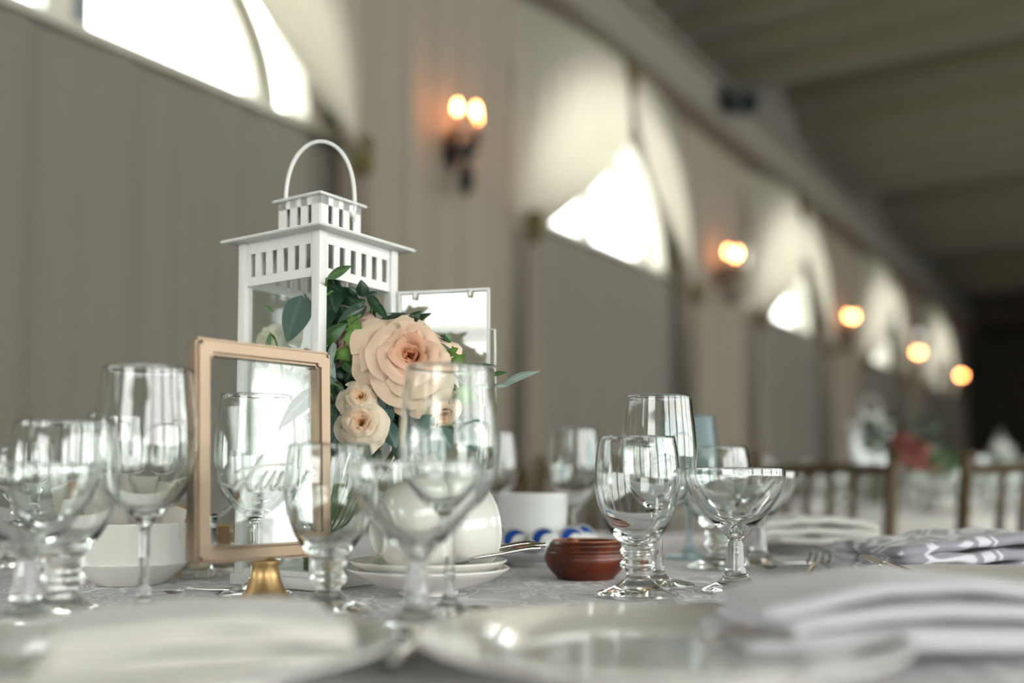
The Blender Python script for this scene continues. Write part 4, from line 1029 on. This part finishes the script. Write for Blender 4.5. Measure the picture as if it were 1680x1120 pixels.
# individually placed leaves, each sprig its own stem
sprig('eucalyptus_sprig', [lf(492, 482, 468, 560, 1.0, 1.0, 66, 'ovate', N(-0.5, 0.1), 0.15, 0.06)], M['euc'], 'big blue green eucalyptus leaf behind the left lantern pane', [[at3(497, 480, 1.0), at3(520, 560, 1.02), bs(1)]])
sprig('ruscus_sprig', [lf(536, 470, 548, 512, 0.99, 0.98, 36, 'ovate'), lf(552, 462, 530, 520, 1.0, 0.985, 40, 'ovate'), lf(545, 470, 590, 500, 1.01, 0.99, 32, 'lance'), lf(530, 458, 560, 478, 1.0, 0.99, 28, 'ovate'), lf(536, 500, 526, 548, 0.985, 0.975, 34, 'ovate', N(-0.3)),
      lf(600, 500, 552, 528, 0.985, 0.975, 26, 'lance', N(0.2, -0.2)), lf(555, 500, 580, 545, 0.99, 0.98, 34, 'ovate', N(0.4, 0))], M['ruscus'], 'dark green sprig with broad leaves rising behind the front lantern post', [[at3(540, 450, 0.995), at3(545, 520, 1.0), bs(2)]])
sprig('ruscus_sprig', [lf(533, 454, 574, 432, 0.952, 0.94, 19, 'lance', N(0.2, 0.35), 0.2, 0.1)], M['ruscus_mid'], 'single green leaf poking up over the slatted band of the lantern', [[at3(533, 454, 0.952), at3(532, 480, 0.975), at3(545, 520, 1.0), bs(20)]])
sprig('ruscus_sprig', [lf(594, 485, 590, 456, 0.99, 0.985, 24, 'ovate'), lf(598, 486, 617, 476, 0.99, 0.985, 12, 'lance'), lf(584, 480, 570, 468, 0.99, 0.985, 13, 'lance'), lf(600, 484, 636, 522, 0.985, 0.975, 20, 'lance', N(0.5, 0.4)), lf(598, 490, 575, 500, 0.985, 0.98, 16, 'lance'), lf(606, 482, 622, 500, 0.985, 0.98, 10, 'lance')], M['ruscus'], 'dark green sprig tip above the large peach rose', [[at3(594, 480, 0.99), at3(605, 540, 1.0), bs(3)]])
sprig('ruscus_sprig', [lf(630, 512, 690, 520, 0.985, 0.96, 9, 'lance', N(0.4, 0.9)), lf(625, 530, 660, 512, 0.99, 0.98, 22, 'lance', N(0, 0.6)), lf(618, 540, 640, 515, 0.99, 0.98, 18, 'lance')], M['ruscus'], 'dark green sprig peeking over the top of the large peach rose', [[at3(625, 532, 0.99), at3(620, 600, 1.0), bs(4)]])
sprig('ruscus_sprig', [lf(527, 560, 566, 528, 0.975, 0.965, 32, 'ovate', N(0.2, 0.5)), lf(560, 590, 585, 612, 0.97, 0.96, 22, 'ovate'), lf(528, 590, 550, 640, 0.975, 0.97, 26, 'ovate')], M['ruscus_mid'], 'mid green sprig between the front lantern post and the blush rose', [[at3(528, 562, 0.98), at3(535, 620, 0.99), bs(5)]])
sprig('ivy_sprig', [lf(572, 552, 592, 528, 0.965, 0.955, 0, 'ivy', N(0.2, 0.3)), lf(566, 545, 588, 560, 0.96, 0.955, 0, 'ivy', N(-0.2, 0.2)), lf(556, 570, 572, 592, 0.965, 0.96, 0, 'ivy', N(0.1, 0.1)), lf(570, 532, 590, 516, 0.97, 0.965, 0, 'ivy', N(0.3, 0.6))], M['ivy'], 'bright green ivy sprig on the blush rose', [[at3(590, 514, 0.965), at3(560, 540, 0.97), at3(545, 570, 0.98), bs(6)]])
sprig('eucalyptus_sprig', [lf(604, 690, 634, 630, 0.952, 0.948, 38, 'ovate', N(-0.2, 0.2)), lf(622, 700, 645, 650, 0.955, 0.95, 34, 'ovate', N(0.3, 0.1)), lf(560, 690, 548, 728, 0.95, 0.945, 40, 'ovate', N(-0.2, 0.1)), lf(586, 716, 600, 752, 0.945, 0.935, 46, 'ovate', N(0, 0.2)), lf(630, 690, 650, 735, 0.955, 0.95, 34, 'ovate', N(0.3, 0)), lf(556, 660, 546, 700, 0.955, 0.95, 30, 'ovate')], M['euc'], 'blue green eucalyptus sprig round the two small cream roses', [[at3(604, 700, 0.955), at3(600, 720, 0.975), bs(7)]])
sprig('eucalyptus_sprig', [lf(700, 672, 676, 720, 0.955, 0.95, 42, 'ovate', N(-0.1, 0.1)), lf(716, 702, 690, 752, 0.96, 0.95, 38, 'ovate', N(-0.3, 0.1)), lf(716, 702, 742, 738, 0.96, 0.955, 40, 'ovate', N(0.3, 0.3)), lf(716, 708, 718, 760, 0.96, 0.955, 34, 'ovate'), lf(756, 700, 790, 742, 0.965, 0.96, 40, 'ovate', N(0.3, 0.1)), lf(704, 660, 660, 678, 0.965, 0.955, 34, 'ovate'), lf(760, 690, 796, 690, 0.965, 0.96, 36, 'ovate', N(0.2, 0.6))], M['euc'], 'drooping blue green eucalyptus sprig seen through the tall wine glass', [[at3(716, 702, 0.965), at3(690, 690, 0.99), bs(8)], [at3(716, 702, 0.965), at3(758, 695, 0.968)]])
sprig('ivy_sprig', [lf(764, 632, 770, 668, 0.955, 0.95, 0, 'ivy', N(0.1, 0.3)), lf(782, 640, 776, 662, 0.955, 0.95, 0, 'ivy', N(-0.2, 0.3)), lf(744, 596, 764, 580, 0.96, 0.955, 0, 'ivy', N(0.3, 0.6)), lf(736, 578, 752, 570, 0.965, 0.96, 0, 'ivy', N(0, 0.5))], M['ivy'], 'bright green ivy sprig hanging at the right of the large peach rose', [[at3(736, 572, 0.962), at3(762, 592, 0.962), at3(774, 620, 0.96), at3(772, 640, 0.958)], [at3(736, 572, 0.962), at3(700, 600, 0.99), at3(640, 640, 1.0), bs(9)]])
sprig('ruscus_sprig', [lf(762, 602, 812, 596, 0.965, 0.95, 9, 'lance', N(0.2, 0.9)), lf(800, 616, 832, 609, 0.96, 0.95, 10, 'lance', N(0.2, 0.5)), lf(736, 602, 756, 582, 0.97, 0.965, 13, 'lance'), lf(740, 560, 728, 545, 0.97, 0.965, 10, 'lance')], M['ruscus_mid'], 'narrow green leaves reaching right past the lantern door', [[at3(756, 604, 0.965), at3(800, 618, 0.96)], [at3(756, 604, 0.965), at3(690, 620, 0.99), bs(10)]])
sprig('eucalyptus_sprig', [lf(824, 632, 884, 606, 0.955, 0.93, 15, 'lance', N(0.2, 0.4), 0.2, 0.2), lf(838, 630, 806, 634, 0.955, 0.95, 7, 'lance')], M['euc_pale'], 'pale silvery leaf at the far right tip of the arrangement', [[at3(830, 630, 0.955), at3(780, 634, 0.965), at3(700, 650, 0.99), bs(11)]])
sprig('eucalyptus_sprig', [lf(540, 626, 452, 702, 0.925, 0.90, 36, 'lance', N(-0.2, 0.5), 0.2, 0.2)], M['euc_pale'], 'long pale grey green leaf crossing in front of the lantern foot, seen through the frame', [[at3(540, 626, 0.925), at3(560, 640, 0.95), at3(560, 680, 0.99), bs(12)]])
sprig('eucalyptus_sprig', [lf(528, 580, 548, 620, 0.965, 0.955, 26, 'ovate', N(-0.4, 0.1)), lf(545, 560, 540, 602, 0.965, 0.955, 18, 'ovate', N(-0.5, 0.1))], M['euc_pale'], 'pale grey green leaf along the right side of the gold frame top', [[at3(530, 580, 0.97), at3(535, 640, 0.99), bs(13)]])
sprig('ruscus_sprig', [lf(470, 600, 495, 640, 1.02, 1.01, 26, 'ovate', N(-0.4, 0.3)), lf(500, 610, 480, 650, 1.02, 1.01, 22, 'ovate', N(-0.2, 0.3)), lf(440, 600, 425, 590, 1.03, 1.02, 14, 'lance'), lf(498, 570, 505, 605, 1.01, 1.0, 22, 'ovate', N(-0.3, 0))], M['ruscus_mid'], 'green leaves beside the ivory roses inside the lantern', [[at3(485, 606, 1.02), at3(500, 660, 1.03), bs(14)]])
sprig('ruscus_sprig', [lf(440, 545, 436, 588, 1.0, 1.0, 9, 'lance'), lf(430, 500, 448, 510, 1.0, 1.0, 6, 'lance')], M['ruscus_mid'], 'thin green leaf in front of the upper ivory rose', [[at3(440, 545, 1.0), at3(460, 600, 1.02), bs(15)]])
sprig('fern_bud_sprig', [lf(545 + 9 * (k % 3) , 648 + 9 * k, 545 + 9 * (k % 3) + 14 * (1 if k % 2 else -1), 642 + 9 * k, 0.955, 0.95, 6, 'lance', N(0, 0.5)) for k in range(6)], M['ivy'], 'thin yellow green bud sprig left of the small cream roses', [[at3(550, 650, 0.955), at3(556, 700, 0.96), bs(16)]])
# deep dark filling leaves behind the blooms
fill = []
r_ = random.Random(5)
for k in range(150):
    u, v = r_.random(), r_.random()
    px = 536 + u * 210; py = 500 + v * 240
    if (px > 700 and py < 570): continue
    if px > 640 and py < 530: continue
    if px < 650 and py < 520: py += 60
    d = 0.985 + 0.03 * r_.random() - 0.02 * (px - 540) / 200
    a = r_.uniform(0, 2 * PI); ln = r_.uniform(30, 52)
    fill.append(lf(px, py, px + ln * math.cos(a), py + ln * math.sin(a) * 0.9, d, d - 0.005, r_.uniform(18, 34), 'ovate', N(r_.uniform(-0.6, 0.6), r_.uniform(-0.2, 0.9))))
for k in range(60):  # extra dark leaves added to stand in for shade round the small roses
    px = 538 + r_.random() * 62; py = 585 + r_.random() * 150; d = 0.968 + 0.02 * r_.random()
    a = r_.uniform(0, 2 * PI); ln = r_.uniform(22, 40)
    fill.append(lf(px, py, px + ln * math.cos(a), py + ln * math.sin(a), d, d - 0.004, r_.uniform(14, 26), 'ovate', N(r_.uniform(-0.6, 0.6), r_.uniform(-0.2, 0.9))))
for i in range(3):
    part = fill[i::3]
    sprig('salal_sprig', part, M['ruscus'], ['dark leafy filler branch behind the small cream roses', 'dark leafy filler branch under the large peach rose', 'dark leafy filler branch behind the blush rose'][i], [[at3(600 + 40 * i, 560 + 40 * i, 0.995), at3(590 + 10 * i, 700, 1.01), bs(17 + i)]], cat='branch')

# ============================================================ CHAIRS
def chair(p, rz, label):
    """chiavari chair; origin at floor under the seat, back along local -Y"""
    t = thing('chiavari_chair', label, 'chair', (p.x, p.y, 0), rz, 'gold chiavari chairs')
    g = M['chair_gold']; w = 0.185; z_t = 0.925
    for sx in (-1, 1):
        b = NB(); pts = [(sx * w, -0.205, 0.0), (sx * w, -0.19, 0.45), (sx * (w + 0.004), -0.215, 0.70), (sx * (w + 0.006), -0.245, z_t)]
        q = spline(pts, 6); tube(b, q, [0.0155] * len(q), 10)
        for zz in (0.25, 0.55, 0.63, 0.80, 0.87): lathe(b, [(0.012, -0.006), (0.0165, 0), (0.012, 0.006)], 10, Matrix.Translation((sx * (w + 0.003), -0.19 - max(0, zz - 0.45) * 0.115 - 0.003, zz)))
        lathe(b, [(0, 0.0), (0.016, 0.002), (0.0175, 0.010), (0.012, 0.018), (0, 0.021)], 12, Matrix.Translation((sx * (w + 0.006), -0.246, z_t - 0.004)))
        obj('back_leg', b, g, t, 'all')
        b = NB(); tube(b, [(sx * 0.195, 0.19, 0.0), (sx * 0.195, 0.19, 0.44)], [0.011, 0.014], 10); obj('front_leg', b, g, t, 'all')
    b = NB(); tube(b, spline([(-w, -0.238, 0.893), (0, -0.250, 0.899), (w, -0.238, 0.893)], 6), 0.0115, 8, (1, 1.1)); obj('top_rail', b, g, t, 'all')
    b = NB(); tube(b, spline([(-w, -0.203, 0.60), (0, -0.213, 0.60), (w, -0.203, 0.60)], 6), 0.009, 8); obj('lower_rail', b, g, t, 'all')
    for k in range(6):
        x = -w + 2 * w * (k + 0.5) / 6
        if k in (0, 5): continue
        b = NB(); tube(b, [(x, -0.208, 0.60), (x, -0.228, 0.78), (x, -0.246, 0.895)], [0.0085, 0.0105, 0.0085], 8); obj('spindle', b, g, t, 'all')
    b = NB(); bevbox(b, (0, 0, 0.44), (0.40, 0.40, 0.03), 0.008); obj('seat', b, g, t, 40)
    b = NB(); bevbox(b, (0, 0.0, 0.478), (0.38, 0.38, 0.045), 0.018, seg=3); obj('cushion', b, M['cushion'], t, 'all')
    for (a_, c_) in (((-0.19, -0.19, 0.22), (-0.195, 0.19, 0.22)), ((0.19, -0.19, 0.22), (0.195, 0.19, 0.22)), ((-0.195, 0.19, 0.3), (0.195, 0.19, 0.3))):
        b = NB(); tube(b, [a_, c_], 0.008, 8); obj('stretcher', b, g, t, 'all')
    return t
def facing(p, q): v = q - p; return math.atan2(v.y, v.x) - PI / 2
T2 = at(1440, 3.95, 0); T3 = at(1640, 6.3, 0)
def chair_at(px_l, d_l, px_r, d_r, label, swap=False):   # swap: the seat is on our side of the backrest
    """backrest between two columns of the view"""
    a = at(px_l, d_l, 0); c = at(px_r, d_r, 0); m = (a + c) / 2; v = c - a
    rz = math.atan2(v.y, v.x)
    fwd = Vector((-math.sin(rz), math.cos(rz), 0))
    if swap: fwd = -fwd; rz += PI
    return chair(m + fwd * 0.235, rz, label)
chair_at(1256, 2.62, 1437, 2.40, 'antique gold slatted back chair behind the far white napkin', True)
chair_at(1561, 2.32, 1826, 2.42, 'antique gold slatted back chair at the right edge behind the patterned napkin')
chair_at(884, 2.95, 1090, 3.02, 'antique gold slatted back chair half hidden behind the ramekin and small wine glass')
for (a_, lab) in ((0.1, 'gold chair on the far side of the second table, nearer the window wall'), (-1.3, 'gold chair at the right side of the second table'), (1.4, 'gold chair on the window side of the second table')):
    p = T2 + (FW * math.cos(a_) - RT * math.sin(a_)) * 1.2
    chair(p, facing(p, T2) , lab)
for (a_, lab) in ((3.0, 'gold chair on the near side of the third table'), (2.2, 'gold chair on the near window side of the third table'), (0.8, 'gold chair on the far side of the third table')):
    p = T3 + (FW * math.cos(a_) - RT * math.sin(a_)) * 1.2
    chair(p, facing(p, T3), lab)

# ============================================================ TABLES BEYOND
def far_table(c, tag_, seed):
    t = thing('banquet_table', 'round banquet table beyond the chairs, %s from the camera' % tag_, 'table', (c.x, c.y, 0))
    b = NB(); lathe(b, [(0, 0.725), (0.84, 0.725), (0.84, 0.755), (0, 0.755)], 64); obj('tabletop', b, M['chair_gold'], t, 30)
    for k in range(4):
        a = k * PI / 2 + 0.4
        b = NB(); tube(b, [(0.5 * math.cos(a), 0.5 * math.sin(a), 0.002), (0.45 * math.cos(a), 0.45 * math.sin(a), 0.726)], 0.016); obj('leg', b, M['black'], t, 'all')
    o = obj('tablecloth', cloth_disc(0.85, TZ, 24, seed), M['napkin_white'], None, 'all'); o.location = (c.x, c.y, 0)
    tag(o, 'pale tablecloth on the %s round table from the camera' % tag_, 'tablecloth', 'tablecloths of the tables beyond')
far_table(T2, 'second', 2); far_table(T3, 'third', 4)
def far_lantern(px, d, label, rz):
    p = at(px, d)
    l = thing('lantern', label, 'lantern', (p.x, p.y, TZ + 0.0008), rz, 'lanterns on the tables beyond')
    lantern_parts(l, 0.125); l.scale = (1.2, 1.2, 0.93) if d < 5 else (0.85, 0.85, 0.9)
    return l
far_lantern(1430, 3.85, 'blurred white lantern with greenery on the second table', 0.2)
far_lantern(1642, 6.1, 'small blurred white lantern against the dark end wall', 0.5)
far_lantern(1516, 5.3, 'blurred grey white lantern half hidden behind red blooms on the second table side', 0.3) if False else None
def bloom(px, py, d, R, mat, label, floor_z=TZ):
    c = at3(px, py, d); c2_ = Vector((c.x, c.y, floor_z + 0.001))
    rose(c, toc * 0.8 + UP * 0.6, R, mat, label, c2_, SM, int(px), 'blooms on the tables beyond')
bloom(1498, 742, 3.6, 0.055, M['redbloom'], 'dusky red bloom right of the blurred lantern on the second table')
bloom(1520, 752, 3.7, 0.05, M['blush'], 'blush bloom lying lowest right of the blurred lantern on the second table')
bloom(1478, 728, 3.75, 0.05, M['redbloom'], 'darker red bloom closest to the blurred lantern on the second table')
def bunch(px, py, d, w, h, n, label, mat, seed):
    r2 = random.Random(seed); L = []
    for k in range(n):
        x = px + r2.uniform(-w, w); y = py + r2.uniform(-h, h); a = r2.uniform(0, 2 * PI); ln = 60 / d * 1.0
        L.append(lf(x, y, x + ln * math.cos(a), y + ln * math.sin(a), d + r2.uniform(-0.06, 0.06), d + r2.uniform(-0.06, 0.06), 28 / d * 1.3, 'ovate', N(r2.uniform(-0.6, 0.6), r2.uniform(-0.2, 0.9))))
    c = at(px, d)
    sprig('leafy_branch', L, mat, label, [[at3(px, py, d), at3(px, py + h, d), Vector((c.x, c.y, TZ + 0.002))]], 'greenery on the tables beyond', 'branch', 0.004)
bunch(1436, 716, 3.66, 16, 22, 40, 'leafy green branch spilling from the blurred lantern on the second table', M['ruscus'], 3)
bunch(1500, 715, 3.85, 40, 26, 50, 'dark leafy branch behind the red blooms on the second table', M['ruscus'], 6)
bunch(1545, 760, 3.6, 26, 18, 40, 'dark leafy branch trailing right of the red blooms', M['ruscus_mid'], 8)
bunch(1640, 752, 6.0, 8, 6, 16, 'small green branch at the foot of the distant lantern', M['ruscus_mid'], 9)
# glasses, plates, napkins on the far tables
r3 = random.Random(11)
SEC = ['far', 'far window side', 'window side', 'near window side', 'near', 'near right', 'right', 'far right']
def far_setting(c, n, which, R=0.6):
    for k in range(n):
        a = 2 * PI * k / n + 0.3
        a = YAW + PI / 2 + 2 * PI * k / n; sec = SEC[k]
        dirv = Vector((math.cos(a), math.sin(a), 0)); tan = Vector((-math.sin(a), math.cos(a), 0))
        pc = Vector((c.x, c.y, TZ)) + dirv * 0.66
        lab = 'blurred %s in the ' + sec + ' place setting of the ' + which + ' table'
        g = ' of the %s table' % which
        dplate(pc, 0, lab % 'dinner plate', 1.0, 'dinner plates' + g)
        napkin('napkin', pc, 0, 0.16, 0.10, 0.025, a + PI / 2, M['napkin_lilac' if k % 2 else 'napkin_white'], 'blurred %s napkin in the %s place setting of the %s table' % ('pale lilac' if k % 2 else 'white', sec, which), 2, k, 0.009, ('lilac' if k % 2 else 'white') + ' napkins' + g, 0.006, 0.01)
        for (kd, o1, o2) in (('wine', 0.17, 0.16), ('goblet', 0.16, 0.07), ('coupe', 0.19, -0.03)):
            q = Vector((c.x, c.y, TZ)) + dirv * (0.66 - o1) + tan * o2
            stemware(kd, q, 0, lab % {'wine': 'wine glass', 'goblet': 'water goblet', 'coupe': 'champagne coupe'}[kd], {'wine': 'wine glasses', 'goblet': 'water goblets', 'coupe': 'coupes'}[kd] + g)
far_setting(T2, 8, 'second'); far_setting(T3, 8, 'third')
